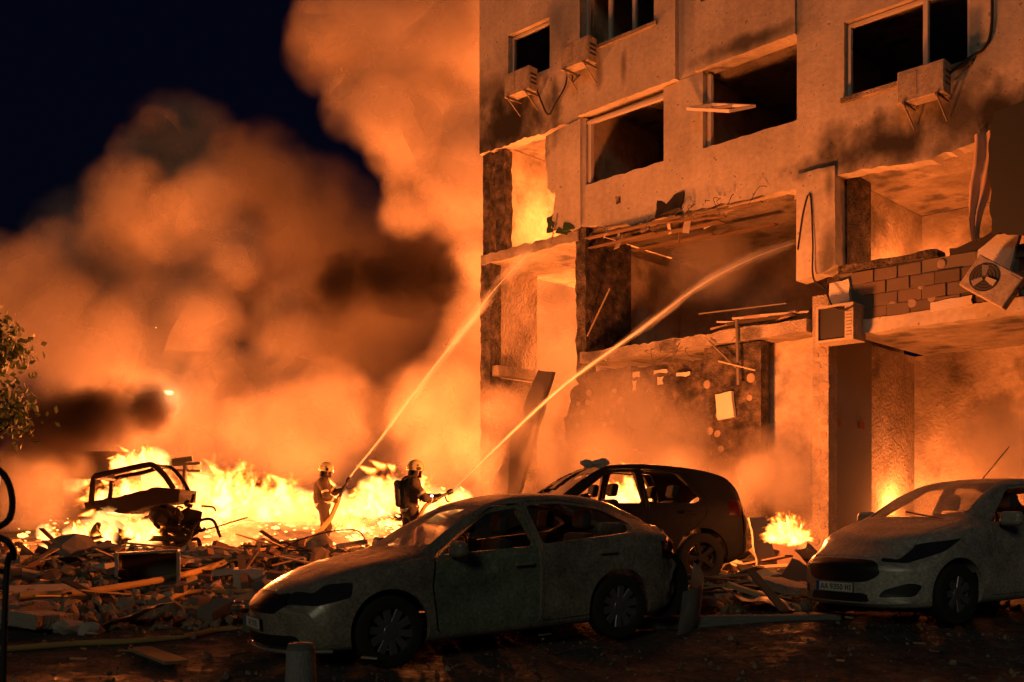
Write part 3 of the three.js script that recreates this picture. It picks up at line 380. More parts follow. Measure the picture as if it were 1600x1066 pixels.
// dark sport utility car behind it, backlit shade put into near-black paint and rims
{
  const S = {
    L: 4.6, axles: [.92, 3.58], hub: .36, tyre: .36, rim: .235, spokes: 5, arch: .42, cabin: [1.25, 4.3], floor: .45, seats: [2.0, 2.95], faceDepth: .6,
    top: curve([[0, .78], [.12, .92], [.4, 1.02], [1.2, 1.12], [1.4, 1.17], [1.85, 1.48], [2.25, 1.66], [2.8, 1.71], [3.5, 1.68], [4.1, 1.58], [4.4, 1.4], [4.56, 1.1], [4.6, 1.0]]),
    belt: curve([[0, .66], [.4, .92], [1.3, 1.05], [2, 1.08], [3.4, 1.12], [4.3, 1.16], [4.6, .9]]),
    bottom: curve([[0, .35], [.3, .27], [1, .25], [3.8, .25], [4.3, .32], [4.6, .42]]),
    width: curve([[0, .8], [.2, .86], [.6, .91], [1.4, .925], [3.5, .925], [4.2, .9], [4.5, .85], [4.6, .8]]),
    roofWidth: curve([[0, .62], [.5, .72], [1.2, .76], [1.6, .72], [2.3, .62], [3.4, .6], [4.2, .58], [4.6, .6]]),
    bow: (x) => .26 * (1 - smooth(0, 1, x)) - .22 * smooth(3.9, 4.6, x), rake: (x, y) => (1 - smooth(0, .7, x)) * .12 * smooth(.75, 1, y) - smooth(4.1, 4.6, x) * .05,
    windows: [[[1.6, 1.11], [2.2, 1.54], [2.62, 1.585], [2.66, 1.12]], [[2.76, 1.13], [2.74, 1.59], [3.3, 1.57], [3.6, 1.2], [3.5, 1.14]]],
    screens: [[[1.44, -.68], [2.16, -.54], [2.16, .54], [1.44, .68]], [[4.2, -.5], [4.42, -.55], [4.42, .55], [4.2, .5]]],
    pieces: [
      ['front_door', 'side', [[1.5, .4], [2.68, .4], [2.72, 1.1], [2.68, 1.62], [2.25, 1.6], [1.5, 1.08]], 'paint'],
      ['rear_door', 'side', [[2.71, .4], [3.2, .4], [3.4, .75], [3.62, .95], [3.68, 1.2], [3.4, 1.6], [2.71, 1.62], [2.75, 1.1]], 'paint'],
      ['bonnet', 'plan', [[.15, -.35], [.34, -.68], [1.32, -.7], [1.36, 0], [1.32, .7], [.34, .68], [.15, .35]], 'paint'],
      ['grille', 'face', [[-.45, .6], [.45, .6], [.5, .8], [-.5, .8]], trimMat],
      ['headlight', 'side', [[.1, .76], [.3, .74], [.6, .84], [.62, .92], [.3, .9]], lampGlass],
      ['tail_light', 'back', [[.42, .98], [1.0, .98], [1.0, 1.2], [.5, 1.2]], redLens],
    ],
  };
  const o = thing('parked_suv', 'dark silhouetted sport utility car behind the silver liftback, roof strewn with debris', 'car', V(-.98, .4, -14.4));
  o.rotation.order = 'YZX'; o.rotation.set(0, .30, -.02);
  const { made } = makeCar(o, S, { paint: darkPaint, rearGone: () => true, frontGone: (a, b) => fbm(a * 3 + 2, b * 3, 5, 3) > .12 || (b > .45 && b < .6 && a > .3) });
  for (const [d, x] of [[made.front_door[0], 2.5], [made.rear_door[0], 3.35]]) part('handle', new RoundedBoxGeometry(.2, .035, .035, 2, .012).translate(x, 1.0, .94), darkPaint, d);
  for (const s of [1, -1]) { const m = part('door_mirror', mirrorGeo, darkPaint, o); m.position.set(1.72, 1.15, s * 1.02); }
}
// white hatchback
{
  const S = {
    L: 3.96, axles: [.84, 3.32], hub: .31, tyre: .312, rim: .2, spokes: 7, arch: .365, cabin: [1.15, 3.6], floor: .36, seats: [1.85, 2.75], faceDepth: .6,
    top: curve([[0, .66], [.06, .74], [.25, .85], [.6, .95], [1.0, 1.04], [1.15, 1.08], [1.6, 1.33], [2.0, 1.46], [2.4, 1.49], [3.0, 1.45], [3.5, 1.36], [3.8, 1.1], [3.96, .95]]),
    belt: curve([[0, .58], [.3, .76], [.8, .9], [1.2, .98], [2, 1.0], [3.0, 1.06], [3.7, 1.08], [3.96, .8]]),
    bottom: curve([[0, .24], [.12, .19], [.5, .17], [3.3, .17], [3.7, .26], [3.96, .36]]),
    width: curve([[0, .76], [.15, .81], [.5, .85], [1.2, .86], [3.3, .86], [3.7, .82], [3.96, .74]]),
    roofWidth: curve([[0, .56], [.4, .66], [1.0, .71], [1.4, .68], [2.0, .56], [3.0, .55], [3.6, .54], [3.96, .56]]),
    bow: (x) => .34 * (1 - smooth(0, 1, x)) - .2 * smooth(3.3, 3.96, x), rake: (x, y) => (1 - smooth(0, .6, x)) * (.18 * smooth(.58, .85, y) - .04 * (1 - smooth(.2, .34, y))),
    windows: [[[1.42, 1.02], [2.0, 1.36], [2.4, 1.39], [2.45, 1.05]], [[2.54, 1.06], [2.5, 1.39], [2.95, 1.37], [3.3, 1.25], [3.2, 1.12]]],
    screens: [[[1.17, -.62], [1.94, -.48], [1.94, .48], [1.17, .62]], [[3.5, -.42], [3.72, -.46], [3.72, .46], [3.5, .42]]],
    pieces: [
      ['front_door', 'side', [[1.36, .26], [2.44, .26], [2.5, 1.03], [2.44, 1.42], [2.05, 1.4], [1.36, 1.0]], 'paint'],
      ['rear_door', 'side', [[2.47, .26], [3.02, .28], [3.12, .6], [3.3, .8], [3.36, 1.1], [3.2, 1.36], [2.47, 1.42], [2.53, 1.03]], 'paint'],
      ['bonnet', 'plan', [[.12, -.3], [.26, -.58], [1.05, -.66], [1.13, 0], [1.05, .66], [.26, .58], [.12, .3]], 'paint'],
      ['headlight', 'side', [[.14, .66], [.3, .645], [.62, .74], [.92, .88], [.6, .85], [.28, .77]], lampGlass],
      ['grille', 'face', [[-.36, .45], [.36, .45], [.5, .54], [.44, .66], [.3, .685], [-.3, .685], [-.44, .66], [-.5, .54]], trimMat],
      ['fog_lamp_recess', 'face', [[.46, .3], [.74, .31], [.78, .43], [.7, .45], [.5, .37]], trimMat],
      ['fog_lamp_recess', 'face', [[-.46, .3], [-.74, .31], [-.78, .43], [-.7, .45], [-.5, .37]], trimMat],
      ['lower_intake', 'face', [[-.4, .25], [.4, .25], [.36, .34], [-.36, .34]], trimMat],
    ], corner: { headlight: .03, grille: .08, fog_lamp_recess: .04 },
  };
  const o = thing('parked_hatchback', 'dusty white hatchback with wide black grille and cracked windscreen', 'car', V(3.42, .16, -10.75));
  o.rotation.order = 'YZX'; o.rotation.set(0, .5, .03);
  const { made } = makeCar(o, S, { paint: whitePaint, rearGone: () => true, frontGone: (a, b) => fbm(a * 3, b * 5, 8, 3) > .42 });
  part('handle', new RoundedBoxGeometry(.19, .035, .035, 2, .012).translate(2.28, .9, .875), whitePaint, made.front_door[0]);
  for (const s of [1, -1]) { const m = part('door_mirror', mirrorGeo, whitePaint, o); m.position.set(1.52, 1.06, s * .96); part('mirror_arm', bar(V(0, -.05, -s * .05), V(.02, -.08, -s * .14), .02), trimMat, m); }
  for (let k = 0; k < 4; k++) part('grille_bar', tube([V(.13, .5 + k * .045, -.42 + k * .01), V(.035, .5 + k * .045, -.2), V(.015, .5 + k * .045, 0), V(.035, .5 + k * .045, .2), V(.13, .5 + k * .045, .42 - k * .01)], .006, 16, 5), std(.1, .1, .1, .2, { metalness: .8 }), made.grille[0]);
  addPlate(o, -.035, .395, 'AA 9350 HI', -.05);
  part('antenna', bar(V(2.35, 1.48, 0), V(2.85, 1.86, 0), .006), trimMat, o);
  part('wiper', bar(V(1.12, 1.06, .45), V(1.25, 1.14, -.15), .009), trimMat, o);
}
// ---------------------------------------------------------------- firefighters: one continuous body each, from tapered limbs joined smoothly
const smin = (a, b, k) => { const h = clamp(0.5 + 0.5 * (b - a) / k); return lerp(b, a, h) - k * h * (1 - h); };
const capsule = (p, c) => { const [a, b, ra, rb] = c, bx = b[0] - a[0], by = b[1] - a[1], bz = b[2] - a[2], px = p[0] - a[0], py = p[1] - a[1], pz = p[2] - a[2], t = clamp((px * bx + py * by + pz * bz) / (bx * bx + by * by + bz * bz + 1e-9)); return Math.hypot(px - bx * t, py - by * t, pz - bz * t) - lerp(ra, rb, t); };
function meshField(f, lo, size, res) {
  const mc = new MarchingCubes(res, new THREE.MeshBasicMaterial(), false, false, 200000); mc.isolation = 0; const h = size / 2, c = [lo[0] + h, lo[1] + h, lo[2] + h], p = [0, 0, 0];
  for (let k = 0; k < res; k++) for (let j = 0; j < res; j++) for (let i = 0; i < res; i++) { p[0] = c[0] + (i - res / 2) / (res / 2) * h; p[1] = c[1] + (j - res / 2) / (res / 2) * h; p[2] = c[2] + (k - res / 2) / (res / 2) * h; mc.field[i + j * res + k * res * res] = -f(p); }
  mc.update(); const n = mc.count, P = new Float32Array(mc.positionArray.slice(0, n * 3)), N = new Float32Array(mc.normalArray.slice(0, n * 3));
  for (let i = 0; i < n; i++) { P[i * 3] = P[i * 3] * h + c[0]; P[i * 3 + 1] = P[i * 3 + 1] * h + c[1]; P[i * 3 + 2] = P[i * 3 + 2] * h + c[2]; }
  const g = new THREE.BufferGeometry(); g.setAttribute('position', new THREE.BufferAttribute(P, 3)); g.setAttribute('normal', new THREE.BufferAttribute(N, 3)); return g;
}
const coatMat = new THREE.MeshPhysicalMaterial({ name: 'turnout_cloth', vertexColors: true, roughness: .9 });
const bandMat = std(.6, .58, .42, .4), helmetMat = std(.55, .5, .22, .3, { clearcoat: .6 }), visorMat = new THREE.MeshPhysicalMaterial({ name: 'visor', color: rgb(.8, .7, .5), transmission: .8, thickness: 0, roughness: .08, side: THREE.DoubleSide });
// J: joints in metres; hands close round the line grip(t)
function firefighter(J, grips, label, pos, turn) {
  const o = thing('person', label, 'person', pos, 'firefighters at work'); o.rotation.y = turn;
  const limbs = [
    [J.hipL, J.kneeL, .115, .085], [J.kneeL, J.ankL, .09, .075], [J.hipR, J.kneeR, .115, .085], [J.kneeR, J.ankR, .09, .075],
    [J.pelvis, J.waist, .165, .16], [J.waist, J.chest, .165, .185], [J.chest, J.neck, .16, .07], [J.shL, J.shR, .105, .105], [J.neck, J.head, .062, .06],
    [J.shL, J.elL, .082, .066], [J.elL, J.haL, .066, .046], [J.shR, J.elR, .082, .066], [J.elR, J.haR, .066, .046],
    [J.ankL, J.toeL, .07, .05], [J.ankR, J.toeR, .07, .05],
  ];
  const head = J.head, hood = (p) => Math.hypot((p[0] - head[0]) / .95, (p[1] - head[1]) / 1.22, (p[2] - head[2]) / .82) - .092;
  const nose = [[head[0] + .085, head[1] - .0, head[2]], [head[0] + .112, head[1] - .025, head[2]], .012, .016], chin = [[head[0] + .05, head[1] - .085, head[2]], [head[0] + .07, head[1] - .085, head[2]], .035, .03];
  const f = (p) => { let d = 1; for (const l of limbs) d = smin(d, capsule(p, l), .045); d = smin(d, hood(p), .02); d = smin(d, capsule(p, chin), .015); return smin(d, capsule(p, nose), .008) + .006 * noise3(p[0] * 16, p[1] * 16, p[2] * 16); };
  const list = [meshField(f, [-.98, -.08, -.98], 2.06, 120)];
  for (const [h, e, dir, up] of grips) { // palm and five bent fingers round the hose
    const H = V(...h), D = V(...dir).normalize(), Rr = .034, A = V(...up).normalize(), F = D.clone().cross(A).normalize(), fing = [];
    const ring = (t, ang) => H.clone().addScaledVector(D, t).addScaledVector(A, Math.cos(ang) * Rr).addScaledVector(F, Math.sin(ang) * Rr).toArray();
    for (let k = 0; k < 4; k++) { const t = (k - 1.5) * .021, m = [0, .1, .1, -.1][k]; for (const [a0, a1] of [[.2, 1.2], [1.2, 2.2], [2.2, 3.2 + m]]) fing.push([ring(t, a0), ring(t, a1), .0105, .0095]); }
    fing.push([ring(.03, -.3), ring(.045, -1.3), .0125, .011], [ring(.045, -1.3), ring(.04, -2.2), .011, .01]);
    const palm = [ring(-.028, 0), ring(.028, 0), .024, .024], wrist = [V(...e).sub(H).normalize().multiplyScalar(.1).add(H).toArray(), ring(0, 0), .04, .027];
    list.push(meshField((p) => { let d = smin(capsule(p, palm), capsule(p, wrist), .015); for (const q of fing) d = smin(d, capsule(p, q), .004); return d; }, [h[0] - .13, h[1] - .13, h[2] - .13], .26, 56));
  }
  const g = mergeGeometries(list), P = g.attributes.position, C = new Float32Array(P.count * 3), n0 = list[0].attributes.position.count;
  for (let i = 0; i < P.count; i++) { const x = P.getX(i), y = P.getY(i), z = P.getZ(i); let c = [.07, .048, .028]; if (i >= n0) c = [.016, .014, .012]; else if (y < .2) c = [.012, .011, .01]; else if (y < .95) c = [.06, .045, .028]; else if (y > head[1] - .1 && x > head[0] + .02 && Math.abs(z - head[2]) < .075 && y < head[1] + .06) c = [.38, .22, .15]; else if (y > J.neck[1]) c = [.03, .025, .02]; C.set(c, i * 3); }
  g.setAttribute('color', new THREE.BufferAttribute(C, 3)); part('body', g, coatMat, o);
  // face: eyes
  for (const s of [-1, 1]) part('eye', new THREE.SphereGeometry(.011, 8, 6).translate(head[0] + .078, head[1] + .012, head[2] + s * .032), blackMat, o);
  // helmet shell with brim, ear covers, lamp and visor
  const hp = [[.001, .152], [.05, .146], [.095, .122], [.124, .078], [.133, .02], [.131, -.045], [.124, -.05], [.118, .015]].map(([a, b]) => new THREE.Vector2(a, b));
  const he = part('helmet', new THREE.LatheGeometry(hp, 28).scale(1.12, 1, .95), helmetMat, o); he.position.set(head[0] - .005, head[1] + .035, head[2]); he.rotation.z = -.08;
  part('neck_guard', new THREE.CylinderGeometry(.118, .13, .13, 20, 1, true, Math.PI * .75, Math.PI * 1.5).rotateY(Math.PI / 2).rotateY(Math.PI).translate(-.01, -.1, 0), std(.03, .026, .02, .9, { side: THREE.DoubleSide }), he);
  for (const s of [-1, 1]) { part('ear_cover', new THREE.CylinderGeometry(.034, .034, .03, 14).rotateX(Math.PI / 2).translate(.02, -.01, s * .128), trimMat, he); part('helmet_lamp', new THREE.CylinderGeometry(.016, .016, .03, 10).rotateX(Math.PI / 2).translate(-.005, .045, s * .122), trimMat, he); }
  part('crest', new THREE.TorusGeometry(.142, .01, 6, 20, 2.2).rotateZ(.5).translate(0, .005, 0), helmetMat, he);
  part('visor', new THREE.SphereGeometry(.152, 20, 8, Math.PI - .95 + Math.PI * 0, 1.9, 1.15, .62).rotateY(0).scale(1.08, 1, .92), visorMat, he).rotation.y = Math.PI * 0 + Math.PI;
  // reflective bands and breathing set
  const band = (a, b, t, r) => { const A = V(...a), Bq = V(...b), c = A.clone().lerp(Bq, t), q = new THREE.Quaternion().setFromUnitVectors(V(0, 1, 0), Bq.clone().sub(A).normalize()); const e = part('reflective_band', new THREE.CylinderGeometry(r, r, .045, 20, 1, true), bandMat, o); e.position.copy(c); e.quaternion.copy(q); return e; };
  band(J.shL, J.elL, .72, .078); band(J.shR, J.elR, .72, .078); band(J.kneeL, J.ankL, .55, .09); band(J.kneeR, J.ankR, .55, .09);
  band(J.pelvis, J.waist, .1, .182).scale.set(1, 1.2, 1); band(J.elL, J.haL, .55, .064);
  return o;
}
const p1 = firefighter({ hipL: [-.03, .92, .1], hipR: [-.02, .92, -.1], kneeL: [.07, .5, .11], kneeR: [.0, .5, -.13], ankL: [-.02, .1, .13], ankR: [-.1, .1, -.15], toeL: [.13, .05, .14], toeR: [.06, .05, -.17], pelvis: [-.03, .96, 0], waist: [-.06, 1.1, 0], chest: [-.05, 1.32, 0], neck: [.0, 1.52, 0], head: [.045, 1.665, 0], shL: [-.03, 1.42, .185], shR: [-.02, 1.42, -.185], elL: [.05, 1.14, .27], haL: [.235, 1.03, .1], elR: [.2, 1.22, -.22], haR: [.37, 1.27, -.02] },
  [[[.26, 1.02, .06], [.05, 1.14, .27], [.4, .9, -.1], [-.4, .25, .6]], [[.4, 1.29, .0], [.2, 1.22, -.22], [.4, .9, -.1], [-.4, .25, -.6]]],
  'firefighter in pale helmet standing full length, aiming a hose nozzle upward with both hands', V((507 - 800) / FOCAL * 21.4, .56, -21.4), .12);
const p2 = firefighter({ hipL: [-.05, .92, .11], hipR: [-.05, .92, -.11], kneeL: [.1, .5, .14], kneeR: [-.06, .5, -.14], ankL: [.05, .1, .17], ankR: [-.2, .1, -.17], toeL: [.2, .05, .19], toeR: [-.04, .05, -.19], pelvis: [-.06, .96, 0], waist: [-.09, 1.1, 0], chest: [-.06, 1.32, 0], neck: [.02, 1.52, 0], head: [.06, 1.665, 0], shL: [-.04, 1.42, .2], shR: [-.03, 1.42, -.2], elL: [.12, 1.16, .31], haL: [.34, 1.12, .12], elR: [.26, 1.2, -.25], haR: [.48, 1.19, -.02] },
  [[[.36, 1.12, .08], [.12, 1.16, .31], [.85, .42, -.1], [-.3, .5, .6]], [[.5, 1.2, .03], [.26, 1.2, -.25], [.85, .42, -.1], [-.3, .5, -.6]]],
  'firefighter with an air tank pack, seen above the car bonnet, holding a nozzle level', V((645 - 800) / FOCAL * 18.3, .44, -18.3), .42);
{ // breathing set on the second one's back
  part('air_tank', new THREE.CapsuleGeometry(.075, .34, 6, 16).rotateZ(.08).translate(-.27, 1.24, .0), std(.12, .1, .08, .4, { metalness: .5 }), p2);
  part('back_plate', new RoundedBoxGeometry(.05, .5, .27, 3, .02).rotateZ(.08).translate(-.19, 1.23, 0), blackMat, p2);
  for (const s of [-1, 1]) part('shoulder_strap', tube([V(-.2, 1.44, s * .12), V(-.08, 1.55, s * .13), V(.06, 1.5, s * .13), V(.11, 1.3, s * .13), V(.08, 1.1, s * .15)], .018, 16, 5), blackMat, p2);
  part('chest_light', new RoundedBoxGeometry(.05, .04, .03, 2, .008).translate(.3, 1.2, .16), std(.9, .95, 1, .3, { emissive: rgb(.8, .95, 1), emissiveIntensity: 3 }), p2);
}
// nozzles and hoses
const nozzleMat = std(.03, .028, .026, .4, { metalness: .3 }), hoseMat = std(.55, .36, .12, .7, { bumpMap: rep(dirtBump, 3), bumpScale: .006 });
function nozzle(label, a, b) { const o = thing('hose_nozzle', label, 'nozzle', a); const d = b.clone().sub(a), L = d.length(); o.quaternion.setFromUnitVectors(V(1, 0, 0), d.normalize()); part('barrel', new THREE.CylinderGeometry(.026, .034, L * .7, 14).rotateZ(-Math.PI / 2).translate(L * .35, 0, 0), nozzleMat, o); part('tip', new THREE.LatheGeometry([[.028, 0], [.045, .02], [.05, .09], [.042, .12], [.03, .12]].map(([x, y]) => new THREE.Vector2(x, y)), 16).rotateZ(-Math.PI / 2).translate(L * .7, 0, 0), nozzleMat, o); part('valve_lever', plainMerge([bar(V(L * .55, 0, 0), V(L * .5, -.12, .01), .014), bar(V(L * .5, -.12, .01), V(L * .58, -.15, .01), .016)]), nozzleMat, o); part('coupling', new THREE.CylinderGeometry(.046, .046, .06, 14).rotateZ(Math.PI / 2), steelMat, o); return o; }
const inWorld = (o, x, y, z) => { o.updateMatrixWorld(true); return V(x, y, z).applyMatrix4(o.matrixWorld); };
const n1a = inWorld(p1, .3, 1.1, .045), n1b = inWorld(p1, .53, 1.55, -.02), n2a = inWorld(p2, .4, 1.14, .06), n2b = inWorld(p2, .74, 1.3, .02);
nozzle('black nozzle pointed up by the standing firefighter', n1a, n1b); nozzle('black nozzle held level by the firefighter with the air tank', n2a, n2b);
const gp = (px, py, l = .2) => spot(px, py, l);
single('fire_hose', tube([n1a, inWorld(p1, .25, .95, .07), inWorld(p1, .1, .62, .2), inWorld(p1, -.2, .3, .3), gp(470, 862), gp(430, 876), gp(385, 884), gp(335, 905), gp(280, 922), gp(205, 938), gp(120, 951), gp(30, 957)], .05, 120, 9), hoseMat, 'charged yellow fire hose running from the standing firefighter across the rubble', 'hose');
single('fire_hose', tube([n2a, inWorld(p2, .15, 1.0, .2), inWorld(p2, -.1, .6, .4), inWorld(p2, -.2, .12, .4), inWorld(p2, -.7, .06, .2), spot(585, 858, .04)], .034, 50, 9), hoseMat, 'hose leading down from the firefighter with the air tank', 'hose');
single('fire_hose', tube([gp(395, 936, .1), gp(340, 936, .1), gp(290, 938, .1), gp(266, 950, .1), gp(285, 960, .08), gp(335, 958, .06), gp(380, 953, .06)], .034, 60, 8), hoseMat, 'hose bent in a tight loop beside the silver car bumper', 'hose');
single('fire_hose', tube([gp(390, 985, .03), gp(340, 990, .03), gp(290, 1000, .03), gp(200, 1008, .03), gp(120, 1012, .03), gp(-20, 1022, .03)], .03, 50, 8), hoseMat, 'hose lying along the wet street by the long board', 'hose');
{ const o = thing('hose_coupling', 'metal hose manifold standing in front of the silver car bumper', 'coupling', spot(368, 985)); part('housing', new THREE.LatheGeometry([[.0, 0], [.1, .01], [.11, .05], [.06, .08], [.06, .2], [.09, .22], [.09, .26], [0, .27]].map(([x, y]) => new THREE.Vector2(x, y)), 16), steelMat, o); for (const a of [.4, 2.6, 4.6]) part('outlet', new THREE.CylinderGeometry(.045, .045, .16, 12).rotateZ(Math.PI / 2).translate(.1, .13, 0).rotateY(a), steelMat, o); part('hand_wheel', new THREE.TorusGeometry(.07, .012, 6, 16).rotateX(Math.PI / 2).translate(0, .3, 0), steelMat, o); }
// ---------------------------------------------------------------- things fixed to the building front
const onFront = (o, u, v, w) => { o.position.copy(toWorld(u, v, w)); o.rotation.y = BTURN; return o; };
const acMat = std(.55, .5, .43, .6, { map: rep(dustTex, 1.1) });
function airUnit(label, u, v, w, tilt = 0, yaw = 0, dark = false) { // box with round fan grille, feet brackets and a service cover
  const o = onFront(thing('air_conditioner', label, 'air conditioner'), u, v, w); o.rotation.order = 'YXZ'; o.rotation.y += yaw; o.rotation.z = tilt;
  const m = acMat; part('casing', new RoundedBoxGeometry(.8, .55, .3, 2, .02), m, o);
  const fan = !tilt ? part('front_panel', boxAt(-.26, .06, -.2, .2, -.006, 0), m, o) : part('fan_grille', plainMerge([.07, .12, .17, .22].map((r) => new THREE.TorusGeometry(r, .006, 5, 28))), trimMat, o); fan.position.set(-.12, 0, .158);
  if (tilt) part('fan', plainMerge([new THREE.CylinderGeometry(.215, .215, .01, 24).rotateX(Math.PI / 2).translate(0, 0, -.005)]), std(.05, .045, .04, .8), fan);
  if (tilt) for (let k = 0; k < 3; k++) { const s = new THREE.Shape([[.03, -.02], [.19, -.07], [.2, .05], [.03, .03]].map(([a, b]) => new THREE.Vector2(a, b))); part('blade', new THREE.ExtrudeGeometry(s, { depth: .006, bevelEnabled: false }).rotateX(.25).translate(0, 0, .008).rotateZ(k * 2.1), std(.3, .27, .23, .7), fan); }
  part('service_cover', boxAt(.2, .38, -.22, .22, .151, .157), m, o); for (let k = 0; k < 3; k++) part('vent_slot', boxAt(.401, .406, -.12 + k * .1, -.08 + k * .1, -.1, .1), trimMat, o);
  if (!tilt) for (const x of [-.28, .28]) part('bracket', plainMerge([boxAt(x - .02, x + .02, -.31, -.275, -.3, .2), bar(V(x, -.62, -.28), V(x, -.3, .17), .016)]), steelMat, o);
  return o;
}
airUnit('air conditioner below the small window over the sooty wall', 1.72, 11.42, .33);
airUnit('air conditioner beneath the window with two mullions', 3.62, 11.45, .48);
airUnit('air conditioner with service panel under the wide single mullion window', 11.2, 8.62, .36);
airUnit('air conditioner hanging tilted from the broken block parapet', 12.35, 5.05, .45, -.62, .15);
{ const o = onFront(thing('window_unit', 'boxy window air conditioner with dark grille on top of the pillar', 'air conditioner'), 9.62, 4.76, .2); part('casing', plainMerge([boxAt(-.36, .36, .29, .33, -.25, .25), boxAt(-.36, .36, -.33, -.29, -.25, .25), boxAt(-.36, -.31, -.29, .29, -.25, .25), boxAt(.2, .36, -.29, .29, -.25, .25), boxAt(-.31, .2, -.29, .29, -.25, -.2)]), acMat, o); part('grille', boxAt(-.305, .195, -.285, .285, .1, .2), std(.02, .018, .016, .6), o); for (let k = 0; k < 9; k++) part('slat', boxAt(.23, .33, -.25 + k * .06, -.235 + k * .06, .251, .258), steelMat, o); }
const cable = (pts, r, label) => single('cable', tube(pts.map(([u, v, w]) => toWorld(u, v, w)), r, 60, 6), blackMat, label, 'cable');
cable([[3.0, 11.9, .05], [2.95, 11.5, .08], [2.9, 11.1, .1], [2.6, 10.75, .12], [2.35, 10.6, .1], [2.1, 11.2, .2]], .022, 'black cable drooping between the two left air conditioners');
cable([[3.18, 12.0, .05], [3.12, 11.6, .08], [3.1, 11.2, .09], [3.2, 11.05, .2], [3.5, 11.1, .3]], .018, 'short black cable bundle beside the two mullion window');
cable([[12.2, 10.4, .06], [12.2, 9.4, .06], [12.1, 9.05, .08], [11.9, 8.95, .12], [11.6, 8.7, .3]], .025, 'thick dark cable running down to the air conditioner with service panel');
cable([[8.72, 6.3, .12], [8.85, 7.0, .14], [8.98, 7.28, .13], [9.05, 6.4, .16], [9.08, 5.7, .2], [9.35, 5.45, .3], [9.55, 5.1, .4], [9.8, 4.95, .48], [10.0, 5.0, .5]], .016, 'loose black wire looping down the pale corner pillar');
single('curtain', (() => { const g = new THREE.PlaneGeometry(.42, 1.75, 10, 26), p = g.attributes.position; for (let i = 0; i < p.count; i++) { const y = p.getY(i), s = 1 - .75 * smooth(.2, -.9, y); p.setXYZ(i, p.getX(i) * s + .1 * Math.sin(y * 2.2), y, .07 * Math.sin(p.getX(i) * 30) + .05 * fbm(p.getX(i) * 4, y * 3, 2, 3)); } g.computeVertexNormals(); g.rotateY(BTURN); const c = toWorld(12.05, 6.75, .1); return g.translate(c.x, c.y, c.z); })(), std(.4, .28, .2, .95, { side: THREE.DoubleSide }), 'torn pale curtain hanging out of the burning room', 'curtain');
{ const g = sheet([[12.32, 5.85, .05], [12.9, 5.7, 0], [13.3, 7.95, 0], [12.35, 7.8, .04], [12.28, 7.1, .04]], [], .35, .42).clone(); g.rotateY(BTURN).translate(BO.x, 0, BO.z); single('hanging_panel', g, std(.025, .028, .022, .8), 'blackened cladding sheet hanging beside the torn curtain', 'panel'); }
{ const o = onFront(thing('torn_netting', 'ragged dark green netting caught on the torn floor edge', 'netting'), 2.3, 7.8, .06), m = std(.05, .1, .035, .9); for (const [x, y, w, h, r] of [[0, .05, .3, .42, .2], [.28, 0, .34, .3, -.3], [.55, -.02, .3, .22, .1], [.2, .12, .2, .35, .7]]) { const e = part('scrap', sheet(rect(0, w, 0, h, [.06, .08, .1, .08]), [], 0, .02), m, o); e.position.set(x, y, x * .1); e.rotation.set(-.3, .2, r); } }
// twisted bars and rubbish along the first floor edge
const pole = (a, b, r, label, m = steelMat) => single('metal_bar', bar(toWorld(...a), toWorld(...b), r), m, label, 'bar');
pole([7.45, 5.15, .2], [7.5, 3.85, .22], .035, 'upright pipe hanging from the first floor slab edge');
pole([6.85, 4.78, .25], [7.5, 4.18, .3], .022, 'slanted bar below the first floor slab edge'); pole([7.1, 4.35, .3], [7.95, 4.08, .35], .018, 'thin crooked bar crossing the upright pipe', std(.4, .32, .2, .6));
pole([3.55, 5.3, .1], [3.95, 6.35, -.2], .02, 'thin bar leaning inside the dark first floor room', std(.4, .3, .2, .6)); pole([2.45, 7.55, .1], [2.62, 8.25, .05], .018, 'short rod sticking up from the torn floor edge', std(.3, .24, .18, .6));
pole([6.5, 5.4, .1], [8.5, 5.32, .15], .02, 'long thin rail lying along the slab edge rubbish');
reseed(31);
for (let k = 0; k < 9; k++) { const o = single('fallen_batten', boardGeo0(k), [std(.3, .22, .14, .85), std(.05, .04, .03, .9), std(.42, .34, .26, .85)][k % 3], ['brown', 'charred', 'pale'][k % 3] + ' batten lying along the first floor edge over the shop', 'batten', 'rubbish along the first floor edge'); o.position.copy(toWorld(rr(7.0, 8.6), 5.03 + rr(0, .12), rr(-.25, .15))); o.rotation.set(rr(-.2, .2), BTURN + rr(-.4, .4), rr(-.15, .15)); o.scale.set(rr(.4, 1.2), 1, 1); }
// ---------------------------------------------------------------- loose debris
function boardGeo0(k) { const s = new THREE.Shape(torn([[-.5, -.05, 0], [.5, -.05, .02], [.5, .05, 0], [-.5, .05, .02]], k * 5 + 2)); return new THREE.ExtrudeGeometry(s, { depth: .035, bevelEnabled: false }).rotateX(-Math.PI / 2); }
const chunkGeo = [0, 1, 2, 3].map((k) => { let g = new THREE.IcosahedronGeometry(1, 1); const p = g.attributes.position; for (let i = 0; i < p.count; i++) { const s = 1 + .5 * noise3(p.getX(i) * 1.3 + k * 9, p.getY(i) * 1.3, p.getZ(i) * 1.3); p.setXYZ(i, p.getX(i) * s, p.getY(i) * s * .7, p.getZ(i) * s); } g.deleteAttribute('normal'); g.deleteAttribute('uv'); g = mergeVertices(g, 1e-3).toNonIndexed(); g.computeVertexNormals(); return g; });
const slabGeo = [0, 1, 2].map((k) => { const s = new THREE.Shape(torn(rect(-.5, .5, -.35, .35, [.05, .09, .05, .08]), k * 3 + 1)); return new THREE.ExtrudeGeometry(s, { depth: .12, bevelEnabled: true, bevelSize: .012, bevelThickness: .012, bevelSegments: 1 }).rotateX(-Math.PI / 2); });
